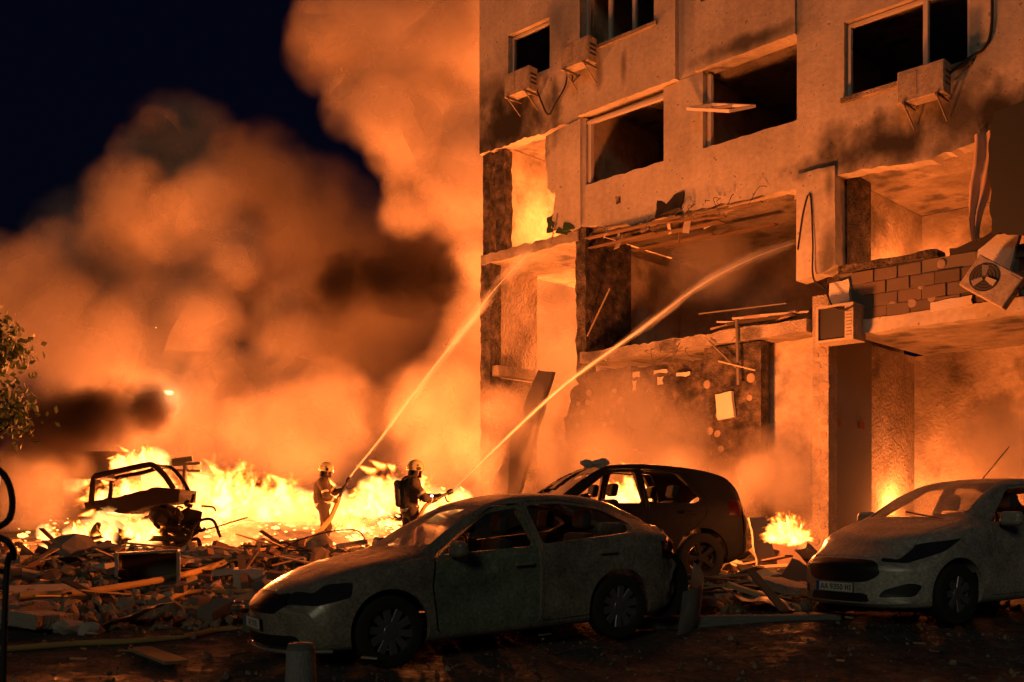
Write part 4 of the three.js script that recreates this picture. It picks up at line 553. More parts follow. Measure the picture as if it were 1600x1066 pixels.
const boardGeo = [0, 1, 2].map((k) => { const s = new THREE.Shape(torn([[-.5, -.05, 0], [.5, -.05, .02], [.5, .05, 0], [-.5, .05, .02]], k * 5 + 2)); return new THREE.ExtrudeGeometry(s, { depth: .028, bevelEnabled: false }).rotateX(-Math.PI / 2); });
const sheetGeo = [0, 1].map((k) => { const g = new THREE.BoxGeometry(1, .012, .7, 10, 1, 7), p = g.attributes.position; for (let i = 0; i < p.count; i++) p.setY(i, p.getY(i) + .16 * fbm(p.getX(i) * 2 + k * 7, k, p.getZ(i) * 2, 3)); g.computeVertexNormals(); return g; });
const stoneMats = [std(.33, .29, .25, .95, { bumpMap: dirtBump, bumpScale: .03 }), std(.22, .19, .16, .95), std(.42, .38, .33, .95)], woodMats = [std(.34, .23, .13, .85), std(.2, .13, .08, .9), std(.46, .35, .22, .85), std(.05, .04, .03, .9)], sheetMats = [std(.3, .27, .23, .5, { metalness: .5 }), std(.1, .09, .08, .6, { metalness: .4 })], brickMats = [std(.2, .11, .075, .95), std(.25, .15, .1, .95)];
const GR = 'debris strewn over the rubble';
const scatter = (name, geos, mats, tones, label, category, n, where, size, tilt) => { for (let i = 0; i < n; i++) { const [px, py] = where(), p = spot(px, py), s = size(), k = (rnd() * mats.length) | 0, side = px > 1000 ? 'between the dark car and the white car' : p.z < -16 ? 'along the crest of the rubble by the flames' : p.x < -5 ? 'in the rubble left of the metal cabinet' : 'in the rubble near the silver car'; const o = single(name, geos[(rnd() * geos.length) | 0], mats[k], tones[k] + ' ' + label + ' ' + (name === 'street_scrap' ? 'on the street beside the cars' : side), category, GR); o.scale.set(...s); o.position.copy(p); o.position.y += s[1] * .25; o.rotation.set(rr(-tilt, tilt), rr(0, 6.3), rr(-tilt, tilt)); } };
const stoneTones = ['grey', 'dark grey', 'pale grey'], woodTones = ['brown', 'dark brown', 'pale', 'charred'], sheetTones = ['grey', 'blackened'], brickTones = ['dark brown', 'reddish'];
const left = () => { const t = Math.pow(rnd(), .7); return [rr(-20, 600 - 190 * t), 862 + 130 * t * rnd()]; }, crest = () => [rr(-10, 620), rr(855, 885)], right = () => [rr(1060, 1270), rr(868, 965)], near = () => [rr(40, 1500), rr(985, 1060)];
scatter('concrete_chunk', chunkGeo, stoneMats, stoneTones, 'broken concrete lump', 'rubble', 46, left, () => { const s = rr(.05, .16); return [s * rr(.8, 1.4), s, s]; }, .5);
scatter('concrete_chunk', chunkGeo, stoneMats, stoneTones, 'broken concrete lump', 'rubble', 26, crest, () => { const s = rr(.06, .2); return [s * rr(.8, 1.6), s * .9, s]; }, .5);
scatter('splintered_board', boardGeo, woodMats, woodTones, 'splintered board', 'board', 60, left, () => [rr(.4, 1.5), .8, rr(.4, 1.2)], .28);
scatter('splintered_board', boardGeo, woodMats, woodTones, 'splintered board', 'board', 20, right, () => [rr(.5, 1.6), 1, rr(.8, 2)], .35);
scatter('broken_slab', slabGeo, stoneMats, stoneTones, 'broken flat concrete slab', 'slab', 16, left, () => { const s = rr(.25, .5); return [s, rr(.4, .8), s]; }, .3);
scatter('broken_slab', slabGeo, stoneMats, stoneTones, 'broken flat concrete slab', 'slab', 9, right, () => { const s = rr(.35, .8); return [s, rr(.4, .8), s]; }, .45);
scatter('metal_sheet', sheetGeo, sheetMats, sheetTones, 'crumpled metal sheet', 'sheet metal', 18, left, () => { const s = rr(.3, .7); return [s, s, s]; }, .5);
scatter('metal_sheet', sheetGeo, sheetMats, sheetTones, 'crumpled metal sheet', 'sheet metal', 10, right, () => { const s = rr(.4, .8); return [s, s, s]; }, .6);
scatter('brick', [new RoundedBoxGeometry(.24, .1, .12, 1, .008)], brickMats, brickTones, 'loose brick', 'brick', 22, left, () => { const s = rr(.7, 1.15); return [s, s, s]; }, .5);
scatter('street_scrap', boardGeo, woodMats, woodTones, 'small splinter', 'scrap', 40, near, () => [rr(.05, .22), .5, rr(.15, .4)], .1);
{ // grit and crumbs nobody could count
  const n = 20000, m = new THREE.InstancedMesh(chunkGeo[0], std(.26, .22, .18, .9), n), M = new THREE.Matrix4(), q = new THREE.Quaternion(), c = new THREE.Color();
  for (let i = 0; i < n; i++) { const k = rnd(); let x, Z; if (k < .72) { Z = rr(11, 21); x = rr(-11, 2 - (Z < 13 ? 1.5 : 0)); } else if (k < .86) { Z = rr(12, 17); x = rr(1.5, 6); } else { Z = rr(5, 12); x = rr(-5, 5); } const s = (k < .86 ? .036 : .008) * Math.exp(gauss() * .55); q.setFromEuler(new THREE.Euler(rr(0, 6), rr(0, 6), rr(0, 6))); M.compose(V(x, groundH(x, -Z) + s * .3, -Z), q, V(s * rr(.8, 1.8), s * rr(.6, 1.1), s)); m.setMatrixAt(i, M); const t = rr(.35, 1.3); m.setColorAt(i, c.setRGB(t, t * rr(.88, 1), t * rr(.75, .95))); }
  m.name = 'rubble_grit'; m.castShadow = m.receiveShadow = true; tag(m, 'fine grit and crumbs of masonry covering the ground', 'rubble', null, 'stuff'); scene.add(m);
}
const lay = (o, px, py, s, rot, lift = 0) => { o.position.copy(spot(px, py, lift)); o.scale.set(...s); o.rotation.set(...rot); return o; };
lay(single('paving_slab', slabGeo[0], stoneMats[2], 'large pale paving slab tipped on the rubble near the hose end', 'slab'), 75, 948, [1.0, 1.1, .8], [.12, .5, -.06], .1);
lay(single('paving_slab', slabGeo[1], stoneMats[0], 'thick concrete slab lying lower beside the hose on the street', 'slab'), 50, 985, [.85, 1.1, .7], [-.08, 2.6, .08], .06);
lay(single('concrete_block', chunkGeo[2], stoneMats[2], 'rounded pale concrete block against the thick slab', 'block'), 108, 990, [.16, .14, .13], [0, .4, 0], .06);
lay(single('long_board', boardGeo[0], woodMats[0], 'long wide board lying on the wet street in front of the rubble', 'board'), 245, 1030, [1.2, 1, 2.2], [0, -.95 + Math.PI, 0], .02);
lay(single('rubble_mound', chunkGeo[1], stoneMats[1], 'large dark mound of burnt masonry in front of the wreck', 'rubble'), 118, 872, [.42, .5, .4], [.1, 1, 0], .1);
lay(single('rubble_mound', chunkGeo[3], stoneMats[1], 'jagged dark mound of scorched masonry beside the wreck tangle', 'rubble'), 330, 880, [.42, .26, .36], [0, 2, .1], .08);
{ const o = thing('broken_cabinet', 'burnt metal cabinet with pale corner posts standing in the rubble', 'cabinet', spot(232, 926)); o.rotation.y = .25; const M = std(.1, .085, .07, .7); part('back_panel', boxAt(-.42, .42, .02, .55, -.3, -.27), M, o); part('side_panel', boxAt(-.42, -.39, .02, .55, -.27, .2), M, o); part('side_panel', boxAt(.39, .42, .02, .5, -.27, .2), M, o); part('bottom', boxAt(-.39, .39, .02, .05, -.27, .2), M, o); for (const x of [-.43, .4]) part('corner_post', boxAt(x, x + .045, 0, .58, .2, .245), whiteMat, o); part('top', boxAt(-.44, .44, .56, .59, -.3, .16), sheetMats[0], o).rotation.z = .05; }
{ const o = thing('foam_block', 'pale foam block standing by the silver car nose', 'block', spot(386, 925)); part('slab', sheet(rect(-.2, .2, 0, .32, [0, .02, .02, .02]), [], -.06, .06), whiteMat, o); o.rotation.y = .3; }
// fallen panels around the small fire between the dark and the white car
const leanPanel = (label, px, py, w, h, rot, m, lift = 0) => { const o = lay(single('fallen_board', sheet(rect(-w / 2, w / 2, 0, h, [.02, .04, .03, .04]), [], -.025, .025), m, label, 'panel'), px, py, [1, 1, 1], rot, lift); return o; };
leanPanel('narrow upright plank leaning at the dark car tail', 1200, 905, .36, 1.0, [-.2, .3, .12], std(.3, .25, .2, .9));
leanPanel('pale panel sloping over the small fire by the white car', 1290, 850, 1.1, .8, [-1.1, .5, -.35], std(.5, .45, .38, .8), .45);
leanPanel('scorched plank propped against the white car nose', 1245, 900, .5, .9, [-.5, -.4, .6], std(.16, .12, .09, .9));
leanPanel('bent grey panel lying before the small fire', 1220, 925, .9, .7, [-1.25, .2, .1], std(.3, .26, .22, .8), .05);
leanPanel('dark triangular sheet standing behind the kerb', 1230, 935, .5, .5, [-.4, -.5, -.7], std(.08, .07, .06, .8));
leanPanel('long pale plank slanting toward the white car bumper', 1225, 955, 1.4, .16, [-1.4, .35, .15], woodMats[2], .08);
{ const g = sheet([[.7, .9, .04], [1.75, .8, .05], [2.95, 4.42, .03], [2.5, 4.5, .05]], [], 0, .1); g.rotateX(-.06).translate(0, .1, .75).rotateY(BTURN).translate(BO.x, 0, BO.z); single('leaning_slab', g, std(.05, .042, .035, .95), 'tall scorched slab leaning across the corner opening of the shop front', 'slab'); }
{ const pts = []; for (let i = 0; i <= 200; i++) { const t = i / 200, c = spot(lerp(1068, 1165, t), lerp(885, 948, t)), a = i * .9; pts.push(V(c.x + .06 * Math.cos(a), c.y + .1 + .07 * Math.sin(a) + .25 * (1 - t) * (1 - t), c.z + .06 * Math.sin(a))); } single('spiral_duct', new THREE.TubeGeometry(new THREE.CatmullRomCurve3(pts), 700, .008, 4), std(.3, .27, .23, .4, { metalness: .7 }), 'pulled out spiral duct behind the silver car tail', 'duct'); }
{ const g = new RoundedBoxGeometry(2.6, .14, .18, 2, .02), o = single('kerb_stone', g, std(.3, .29, .27, .9, { bumpMap: rep(dirtBump, 1), bumpScale: .02 }), 'long concrete kerb stone between the silver and white cars', 'kerb'); const a = spot(1000, 985), b = spot(1255, 968); o.position.copy(a.clone().add(b).multiplyScalar(.5)); o.position.y += .03; o.rotation.y = -Math.atan2(b.z - a.z, b.x - a.x); }
{ const o = thing('roof_debris', 'grey plaster lumps lying on the dark car roof', 'rubble', V(1.12 * 0 + (932 - 800) / FOCAL * 13.9, 1.975, -13.9)); for (const [x, y, z, s] of [[-.12, .02, 0, .09], [.02, .02, .03, .08], [.1, .05, -.02, .075]]) { const e = part('lump', chunkGeo[1], stoneMats[2], o); e.position.set(x, y, z); e.scale.setScalar(s); } }
{ const o = thing('bollard', 'short pale concrete post standing on the street before the silver car', 'bollard', V((470 - 800) / FOCAL * 5.1, groundH(-1, -5.1), -5.1)); part('post', new THREE.LatheGeometry([[.088, 0], [.084, .3], [.072, .71], [.062, .74], [0, .745]].map(([x, y]) => new THREE.Vector2(x, y)), 24), std(.32, .32, .3, .85, { bumpMap: rep(dirtBump, 3), bumpScale: .01 }), o); part('foot', new THREE.CylinderGeometry(.12, .13, .04, 24).translate(0, .02, 0), stoneMats[0], o); }
{ const Z = 5.2, q = (x, y, z = 0) => at(x, y, Z + z); single('bent_cable', tube([q(-60, 690), q(-18, 722), q(8, 745, .05), q(19, 780), q(14, 812, -.05), q(-10, 828), q(-6, 838, .05), q(14, 848), q(22, 870, .1), q(10, 900, .2), V(q(0, 960).x, groundH(-2.6, -Z), -Z)], .017, 60, 8), blackMat, 'thick black cable bent in a loop close to the tree', 'cable'); }
single('bare_wire', tube([spot(425, 905, .02), at(455, 850, 17), at(552, 828, 16.2), spot(575, 862, .05)].map((p) => p), .012, 30, 5), charMat, 'thin wire springing out of the rubble behind the silver car bonnet', 'wire');
// ---------------------------------------------------------------- burning wreck
{
  const Z = 19, s = Z / FOCAL, c = at(212, 790, Z), o = thing('burnt_van_wreck', 'burnt out tilted van shell with empty windscreen frame in the flames', 'wreck', V(c.x, c.y, c.z));
  const q = (px, py, z = 0) => V((px - 212) * s, (790 - py) * s, z), rust = std(.035, .022, .016, .85, { metalness: .3, bumpMap: rep(dirtBump, 2), bumpScale: .02 });
  part('screen_frame', tube([q(142, 790), q(144, 765), q(147, 746), q(155, 743), q(190, 735), q(228, 727), q(240, 728), q(256, 742), q(271, 764)], .055, 60, 8), rust, o);
  part('screen_frame', tube([q(140, 790, -.9), q(142, 765, -.95), q(146, 746, -1), q(190, 736, -1), q(232, 726, -1), q(256, 742, -.9), q(274, 768, -.8)], .045, 50, 7), rust, o);
  part('roof_bar', bar(q(147, 746), q(146, 746, -1), .035), rust, o); part('roof_bar', bar(q(238, 727), q(232, 726, -1), .035), rust, o);
  { const sh = new THREE.Shape(torn([[-.92, -.06, .03], [-.2, -.14, .03], [.35, .03, .03], [.78, .08, 0], [.8, .27, .03], [.4, .32, .03], [-.3, .14, .03], [-.94, .0 + .04, 0]], 3)); part('bulkhead', new THREE.ExtrudeGeometry(sh, { depth: 1.0, bevelEnabled: true, bevelSize: .02, bevelThickness: .02, bevelSegments: 1 }).translate(0, 0, -1), rust, o); }
  reseed(64);
  const base = groundH(o.position.x, o.position.z) - o.position.y;
  for (let k = 0; k < 26; k++) { const x = rr(.1, 1.25), y = rr(base, .12 - .25 * Math.max(0, x - .7)), a = V(x, y, rr(-.9, .1)), b = a.clone().add(V(rr(-.4, .4), rr(-.45, .2), rr(-.2, .2))); b.y = Math.max(base, b.y); part('twisted_bar', tube([a, a.clone().lerp(b, .5).add(V(rr(-.1, .1), rr(-.1, .1), 0)), b], rr(.012, .04), 10, 6), rust, o); }
  for (let k = 0; k < 8; k++) { const e = part('mangled_panel', sheetGeo[k % 2], rust, o); e.position.set(rr(.0, 1.1), rr(base + .05, -.15), rr(-.9, .0)); e.rotation.set(rr(-1.5, 1.5), rr(0, 6), rr(-1, 1)); e.scale.setScalar(rr(.35, .6)); }
  part('engine_lump', chunkGeo[0], charMat, o).scale.set(.3, .3, .3); o.children.at(-1).position.set(.45, -.2, -.3);
  for (const [x, z] of [[-.55, -.1], [-.5, -.95]]) { const w = part('wheel', new THREE.TorusGeometry(.27, .085, 10, 26), charMat, o); w.position.set(x, base + .3, z); w.rotation.y = .3; part('rim', new THREE.CylinderGeometry(.2, .2, .08, 20).rotateX(Math.PI / 2), rust, w); }
  part('axle_beam', bar(V(-.55, base + .3, -.1), V(.9, base + .25, -.3), .06), rust, o); part('side_member', bar(V(-.7, -.08, -.2), V(-.55, base + .35, -.2), .06), rust, o); part('side_member', bar(V(.3, -.02, -.3), V(.5, base + .05, -.3), .07), rust, o);
  part('fender_arch', tube([V(1.0, base + .2, .1), V(1.15, -.02 + base * .35, .1), V(1.45, base * .3, .1), V(1.6, base + .3, .1)], .03, 20, 6), rust, o); part('loose_rod', bar(V(1.35, base * .5, .1), V(2.1, base * .25, .1), .014), rust, o);
}
{ const o = thing('sign_post', 'charred post with broken cross boards rising behind the flames', 'post', V((286 - 800) / FOCAL * 26, .6, -26)); part('post', bar(V(0, 0, 0), V(.05, 1.95, 0), .06), charMat, o); part('cross_board', boxAt(-.55, .55, 1.95, 2.03, -.1, .02), charMat, o).rotation.z = .06; part('cross_board', boxAt(-.3, .4, 1.8, 1.86, -.1, .02), charMat, o).rotation.z = -.02; part('cross_board', boxAt(-.1, .5, 2.02, 2.16, -.14, -.08), charMat, o).rotation.z = .14; }
{ const o = thing('site_cabin', 'dark low cabin with an open window behind the tree', 'cabin', V((90 - 800) / FOCAL * 34, .55, -34)), M = std(.1, .08, .06, .9); part('wall', sheet(rect(-1.9, 1.9, 0, 2.7), [rect(-1.05, -.1, 1.05, 1.95), rect(.15, 1.1, 1.05, 1.95)], -.1, 0), M, o); part('side_wall', boxAt(1.8, 1.9, 0, 2.7, -2.4, -.1), M, o); part('side_wall', boxAt(-1.9, -1.8, 0, 2.7, -2.4, -.1), M, o); part('roof', boxAt(-2.1, 2.1, 2.7, 2.85, -2.6, .3), charMat, o); part('window_frame', plainMerge([boxAt(-1.1, -.05, 1.0, 1.05, 0, .05), boxAt(-1.1, -.05, 1.95, 2.0, 0, .05)]), frameMat, o); }
// ---------------------------------------------------------------- street lamp, lit
{ const p = at(265, 615, 45), o = thing('street_lamp', 'lit street lamp shining through the smoke above the dark cloud', 'lamp', V(p.x + .9, .4, p.z)); part('pole', new THREE.CylinderGeometry(.05, .09, p.y - .4 + .1, 12).translate(0, (p.y - .3) / 2, 0), steelMat, o); part('arm', tube([V(0, p.y - .35, 0), V(-.3, p.y - .2, 0), V(-.8, p.y - .25, 0)], .035, 16, 8), steelMat, o); part('lamp_head', new RoundedBoxGeometry(.6, .1, .24, 3, .04).translate(-.95, p.y - .26, 0), steelMat, o); const b = part('lamp_bulb', new THREE.SphereGeometry(.13, 16, 10).scale(1.3, .55, 1).translate(-.95, p.y - .36, 0), std(1, .9, .7, .4, { emissive: rgb(1, .62, .22), emissiveIntensity: 40 }), o); const l = new THREE.PointLight(rgb(1, .62, .25), 14); l.position.set(p.x - .05, p.y - .02, p.z); l.shadow.radius = 4; l.castShadow = true; l.name = 'lamp_light'; scene.add(l); }
// ---------------------------------------------------------------- tree at the left edge
{
  reseed(88);
  const o = thing('street_tree', 'dark leafy tree reaching in from the left edge', 'tree', V((-122 - 800) / FOCAL * 16, groundH(-9.2, -16), -16)), bark = std(.06, .045, .035, .95);
  const limbs = [], tips = []; const grow2 = (a, d, L, r, n) => { const b = a.clone().addScaledVector(d, L), m = a.clone().lerp(b, .5).add(V(rr(-.1, .1), rr(-.05, .1), rr(-.1, .1)).multiplyScalar(L)); limbs.push(tube([a, m, b], r, 6, 5)); if (n === 0) { tips.push(b, m); return; } if (n < 3) tips.push(m); for (let k = 0; k < 3; k++) grow2(b, d.clone().add(V(rr(-.8, .8), rr(-.35, .6), rr(-.8, .8))).normalize(), L * rr(.62, .82), r * .62, n - 1); };
  part('trunk', tube([V(0, -.1, 0), V(.05, .9, .02), V(.1, 1.7, 0)], .13, 12, 10), bark, o); grow2(V(.1, 1.7, 0), V(.25, 1, .1).normalize(), .85, .07, 4); grow2(V(.08, 1.4, 0), V(.8, .7, .2).normalize(), .8, .05, 3); part('branch', plainMerge(limbs), bark, o);
  const P = [], N = [], I = [], v = V(), q = new THREE.Quaternion(); for (const t of tips) for (let k = 0; k < 13; k++) { const c = t.clone().add(V(gauss(), gauss(), gauss()).multiplyScalar(.16)), s = rr(.03, .06), b = P.length / 3; q.setFromEuler(new THREE.Euler(rr(0, 6), rr(0, 6), rr(0, 6))); for (const [x, y] of [[0, -1.5], [.8, 0], [0, 1.5], [-.8, 0]]) { v.set(x * s, y * s, .25 * s * x * x).applyQuaternion(q).add(c); P.push(v.x, v.y, v.z); } I.push(b, b + 1, b + 2, b, b + 2, b + 3); }
  const g = new THREE.BufferGeometry(); g.setAttribute('position', new THREE.Float32BufferAttribute(P, 3)); g.setIndex(I); g.computeVertexNormals(); part('crown', g, std(.06, .1, .03, .8, { transmission: .3, side: THREE.DoubleSide }), o);
}
// ---------------------------------------------------------------- smoke, spray and flame: thin soft wisps spread through a volume
const softTex = [0, 1, 2].map((s) => dataTex(192, (u, v) => {
  const x = u * 2 - 1, y = v * 2 - 1, r = Math.hypot(x, y), n = fbm(x * 1.7 + s * 9, y * 1.7 + 3, s * 5, 5), a = clamp(1 - r - 0.04 + n * 0.6 * (1 - r * 0.6)) * smooth(1, 0.72, r), k = clamp(a * 1.35);
  return [k, k, k, 1];
}));
class Wisps {
  constructor() { this.P = []; this.N = []; this.U = []; this.C = []; this.I = []; }
  add(o, q, sx, sy, al, bend = 0, nn = 3, qn = q, nb = bend) { // qn, nb: how the wisp's fluffy surface is turned and rounded
    const v = V(), b0 = this.P.length / 3;
    for (let j = 0; j < nn; j++) for (let k = 0; k < nn; k++) { const u = k / (nn - 1), w = j / (nn - 1), X = u * 2 - 1, Y = w * 2 - 1; v.set(X * sx, Y * sy, -bend * sx * (X * X + Y * Y)).applyQuaternion(q).add(o); this.P.push(v.x, v.y, v.z); v.set(2 * nb * X, 2 * nb * Y, 1).normalize().applyQuaternion(qn); this.N.push(v.x, v.y, v.z); this.U.push(u, w); this.C.push(1, 1, 1, al); }
    for (let j = 0; j < nn - 1; j++) for (let k = 0; k < nn - 1; k++) { const a = b0 + j * nn + k; this.I.push(a, a + 1, a + nn, a + 1, a + nn + 1, a + nn); }
  }
  geo() { const g = new THREE.BufferGeometry(); g.setAttribute('position', new THREE.Float32BufferAttribute(this.P, 3)); g.setAttribute('normal', new THREE.Float32BufferAttribute(this.N, 3)); g.setAttribute('uv', new THREE.Float32BufferAttribute(this.U, 2)); g.setAttribute('color', new THREE.Float32BufferAttribute(this.C, 4)); g.setIndex(this.I); return g; }
}
const smokeMat = (c, opacity, s) => new THREE.MeshPhysicalMaterial({ name: 'smoke', color: rgb(...c), roughness: 1, specularIntensity: 0, transmission: 0.5, thickness: 0, transparent: true, opacity: Math.min(1, opacity * .88), alphaMap: softTex[s], side: THREE.DoubleSide, depthWrite: false, vertexColors: true });
// blobs: [centre, radius x, y, z in m, wisps, wisp size]
function plume(name, label, color, opacity, blobs, s = 0) {
  const W = new Wisps(), q = new THREE.Quaternion(), qn = new THREE.Quaternion();
  for (const [c, rx, ry, rz, n, size] of blobs) for (let i = 0; i < n * .58; i++) {
    let x, y, z; do { x = rr(-1, 1); y = rr(-1, 1); z = rr(-1, 1); } while (x * x + y * y + z * z > 1);
    const wx = fbm(c.x + x * rx * .3, c.y + y * ry * .3, z * rz * .3 + 3, 3), wy = fbm(c.x + x * rx * .3 + 31, c.y + y * ry * .3, z * rz * .3, 3), sz = size * rr(0.8, 1.65);
    q.setFromEuler(new THREE.Euler(rr(-0.16, 0.16), rr(-0.16, 0.16), rr(0, 6.3), 'XYZ'));
    W.add(V(c.x + x * rx * .85 + wx * .5 * rx, c.y + y * ry + wy * .6 * ry, c.z + z * rz), q, sz, sz, rr(.6, 1), rr(-.05, .05), 3, qn.setFromEuler(new THREE.Euler(rr(-.9, .9), rr(-.9, .9), rr(0, 6.3))), rr(.1, .45));
  }
  return single(name, W.geo(), smokeMat(color, opacity, s), label, 'smoke', null, 'stuff');
}
reseed(77);
const G = [0.6, 0.54, 0.48], K = [0.04, 0.03, 0.025];
plume('smoke_cloud', 'broad rounded smoke cloud billowing over the burning wreck', G, .8, [[at(275, 225, 45), 2.6, 2.4, 2, 16, 1.9], [at(220, 320, 45), 2.8, 2.2, 2, 16, 2], [at(330, 320, 45), 2.4, 3, 2, 16, 1.9], [at(385, 400, 44), 1, 1.8, 1.5, 10, 1.3], [at(110, 440, 45), 4.2, 2.4, 2, 20, 2.3], [at(280, 460, 45), 4.5, 3, 2, 24, 2.4], [at(60, 540, 44), 4.5, 3, 2, 16, 2.4], [at(250, 590, 44), 6.5, 2.4, 2, 24, 2.4], [at(440, 560, 44), 3, 2.4, 2, 14, 2.2], [at(470, 650, 42), 5, 1.8, 2, 16, 2]], 0);
plume('smoke_column', 'tall smoke column rising along the building corner', G, .85, [[at(545, 60, 36), 1.1, 2.2, 1.5, 18, 1.2], [at(640, 60, 36), 2, 2.6, 1.5, 18, 1.8], [at(740, 60, 36), 2, 2.8, 1.5, 16, 1.8], [at(615, 190, 36), 1.3, 1.9, 1.5, 18, 1.2], [at(710, 220, 36), 1.6, 2.2, 1.5, 16, 1.6], [at(650, 300, 36), .9, 1.2, 1, 14, .9], [at(730, 350, 36), .9, 1.6, 1.2, 12, 1.1], [at(755, 470, 36), .7, 2, 1.2, 12, 1], [at(740, 590, 36), 1.0, 1.5, 1.2, 12, 1.1], [at(840, 500, 37), 1.2, 3, 1, 18, 1.5], [at(875, 460, 37.5), .9, 1.2, .6, 12, 1.2], [at(865, 650, 37), 1.2, 1.6, 1, 12, 1.3]], 1);
plume('drifting_smoke', 'thin brown smoke drifting between the cloud and the column', [.3, .25, .2], .5, [[at(520, 370, 40), 2.0, 2.4, 1.5, 12, 1.9], [at(560, 520, 40), 2.8, 2.4, 1.5, 14, 2], [at(470, 450, 41), 2, 2, 1.5, 8, 1.8], [at(660, 500, 41), 1.6, 2.2, 1, 12, 1.7], [at(700, 430, 42), 1.2, 1.6, 1, 8, 1.6], [at(420, 260, 43), 1.6, 2, 1, 6, 1.9]], 2);
plume('ground_smoke', 'bright low smoke drifting through the ground fire', G, .55, [[at(60, 790, 24), 1.2, .6, 1, 12, .8], [at(330, 690, 33), 3, 1.4, 1.5, 18, 1.3], [at(540, 680, 32), 3, 1.4, 1.5, 18, 1.3], [at(690, 680, 31), 1.4, 1.8, 1.2, 12, 1.2], [at(260, 820, 20), .9, .35, .6, 8, .5], [at(480, 820, 25), 2.2, .35, .6, 12, .6], [at(370, 830, 21), 1, .3, .6, 8, .5]], 2);
plume('soot_smoke', 'dark sooty smoke rolling off the burning wreck', K, .85, [[at(85, 660, 23.5), .8, .6, .5, 16, .65], [at(160, 645, 23.5), 1.0, .55, .5, 20, .65], [at(235, 645, 23.5), .6, .4, .4, 12, .5], [at(60, 720, 26), 1.0, .6, .5, 10, .7]], 1);
plume('soot_smoke', 'dark smoke pocket high between the cloud and the column', K, .8, [[at(520, 440, 34), 1.2, .8, .6, 12, .9], [at(620, 430, 34), 1.4, .8, .6, 16, .9], [at(690, 440, 34), .5, .7, .5, 8, .6]], 0);
const W3 = (u, v, w) => toWorld(u, v, w);
plume('shop_smoke', 'pale smoke rolling out of the shop fronts behind the dark car', G, .5, [[W3(5.6, 2.2, 1.2), 1.3, .6, .5, 20, .65], [W3(4.3, 2.1, 1), 1.0, .9, .5, 18, .7], [W3(8.3, 1.8, .9), .8, .65, .5, 20, .6], [W3(7.2, 1.9, 1.2), .9, .6, .4, 12, .6], [W3(1.6, 2.2, .6), 1, 1, .5, 10, .7], [W3(5.6, 2.9, 1.0), 2.2, .7, .4, 12, .9], [W3(2.4, 3.4, .8), 1, 1.1, .4, 8, .8]], 1);
plume('room_smoke', 'smoke hanging inside the burning ground floor shop', G, .45, [[W3(11.4, 2.2, -2.4), 1.1, 1, .8, 14, .8], [W3(12.8, 1.8, -2.2), 1.2, .8, .6, 10, .8], [W3(10.6, 6.3, -2.4), .8, .5, .6, 8, .5], [W3(6, 6.4, -1.8), 1.8, .6, .8, 16, .8], [W3(1.4, 8.8, -1.6), .5, .7, .5, 8, .5]], 2);

// ---------------------------------------------------------------- fire
const tongueTex = [0, 1, 2].map((s) => { const f = (u, v) => { const y = v, x = (u * 2 - 1) + .4 * y * fbm(u * 2 + s * 4, v * 2.2, s * 3, 3) * 3, w = .72 * Math.pow(1 - y, .5) * smooth(0, .25, y), e = fbm(u * 3.2 + s * 7, v * 2.4 - s, 2, 5); return clamp((w - Math.abs(x) + e * 1.1 * (.35 + y)) * 2.2) * smooth(1, .9, Math.abs(u * 2 - 1)) * smooth(1, .9, y); }; return [dataTex(160, (u, v) => { const k = smooth(0, .9, f(u, v)); return [k, k, k, 1]; }), dataTex(160, (u, v) => { const k = clamp(f(u, v) * .8 + .12 * (1 - v)); return [.25 + .75 * k, .12 + .88 * k * k, .04 + .96 * k ** 3, 1]; })]; });
const flameMats = tongueTex.map(([a, e]) => new THREE.MeshPhysicalMaterial({ name: 'flame', color: rgb(0, 0, 0), roughness: 1, specularIntensity: 0, emissive: rgb(1, .42, .12), emissiveIntensity: 8.5, emissiveMap: e, transparent: true, opacity: .75, alphaMap: a, side: THREE.DoubleSide, depthWrite: false, vertexColors: true }));
const FIRE = rgb(1, 0.215, 0.04);
const coreMat = new THREE.MeshPhysicalMaterial({ name: 'flame', color: rgb(0, 0, 0), roughness: 1, specularIntensity: 0, emissive: rgb(1, .4, .1), emissiveIntensity: 4.5, transparent: true, opacity: .7, alphaMap: softTex[0], side: THREE.DoubleSide, depthWrite: false, vertexColors: true });
function fire(label, p, w, h, depth, n, power, lightLift = .4, radius = 22) {
  const o = thing('fire', label, 'fire', p), q = new THREE.Quaternion();
  for (let k = 0; k < 3; k++) { const W = new Wisps(); for (let i = 0; i < Math.ceil(n / 4); i++) { const t = rr(-1, 1), hh = h * rr(.35, 1.1) * (1 - .4 * t * t), ww = h * rr(.4, .9); q.setFromEuler(new THREE.Euler(rr(-.4, .4), rr(-.9, .9), rr(-.55, .55), 'YXZ')); W.add(V(t * w / 2 + rr(-.1, .1) * w, hh * .46 + h * rr(-.08, .12), rr(-depth, depth) / 2), q, ww, hh * .55, 1, rr(-.2, .2)); } const m = part('flame', W.geo(), flameMats[k], o); m.castShadow = false; }
  { const W = new Wisps(); for (let i = 0; i < Math.ceil(n / (h < .6 ? 7 : 3)); i++) { const s = Math.min(.75, h * rr(.25, .5)); q.setFromEuler(new THREE.Euler(rr(-.5, .5), rr(-.6, .6), rr(0, 6))); W.add(V(rr(-.5, .5) * w, s * .5 + h * rr(-.05, .2), rr(-depth, depth) / 2), q, s * 1.25, s, 1, .1); } part('flame', W.geo(), coreMat, o).castShadow = false; }
  if (power) { const l = new THREE.PointLight(FIRE, power * 2.6); l.position.set(p.x, p.y + h * lightLift, p.z + depth * .5); l.shadow.radius = radius; l.castShadow = true; l.name = 'fire_light'; scene.add(l); }
  return o;
}
reseed(201);
const fp = (px, py, Z) => { const p = at(px, py, Z); return p; };
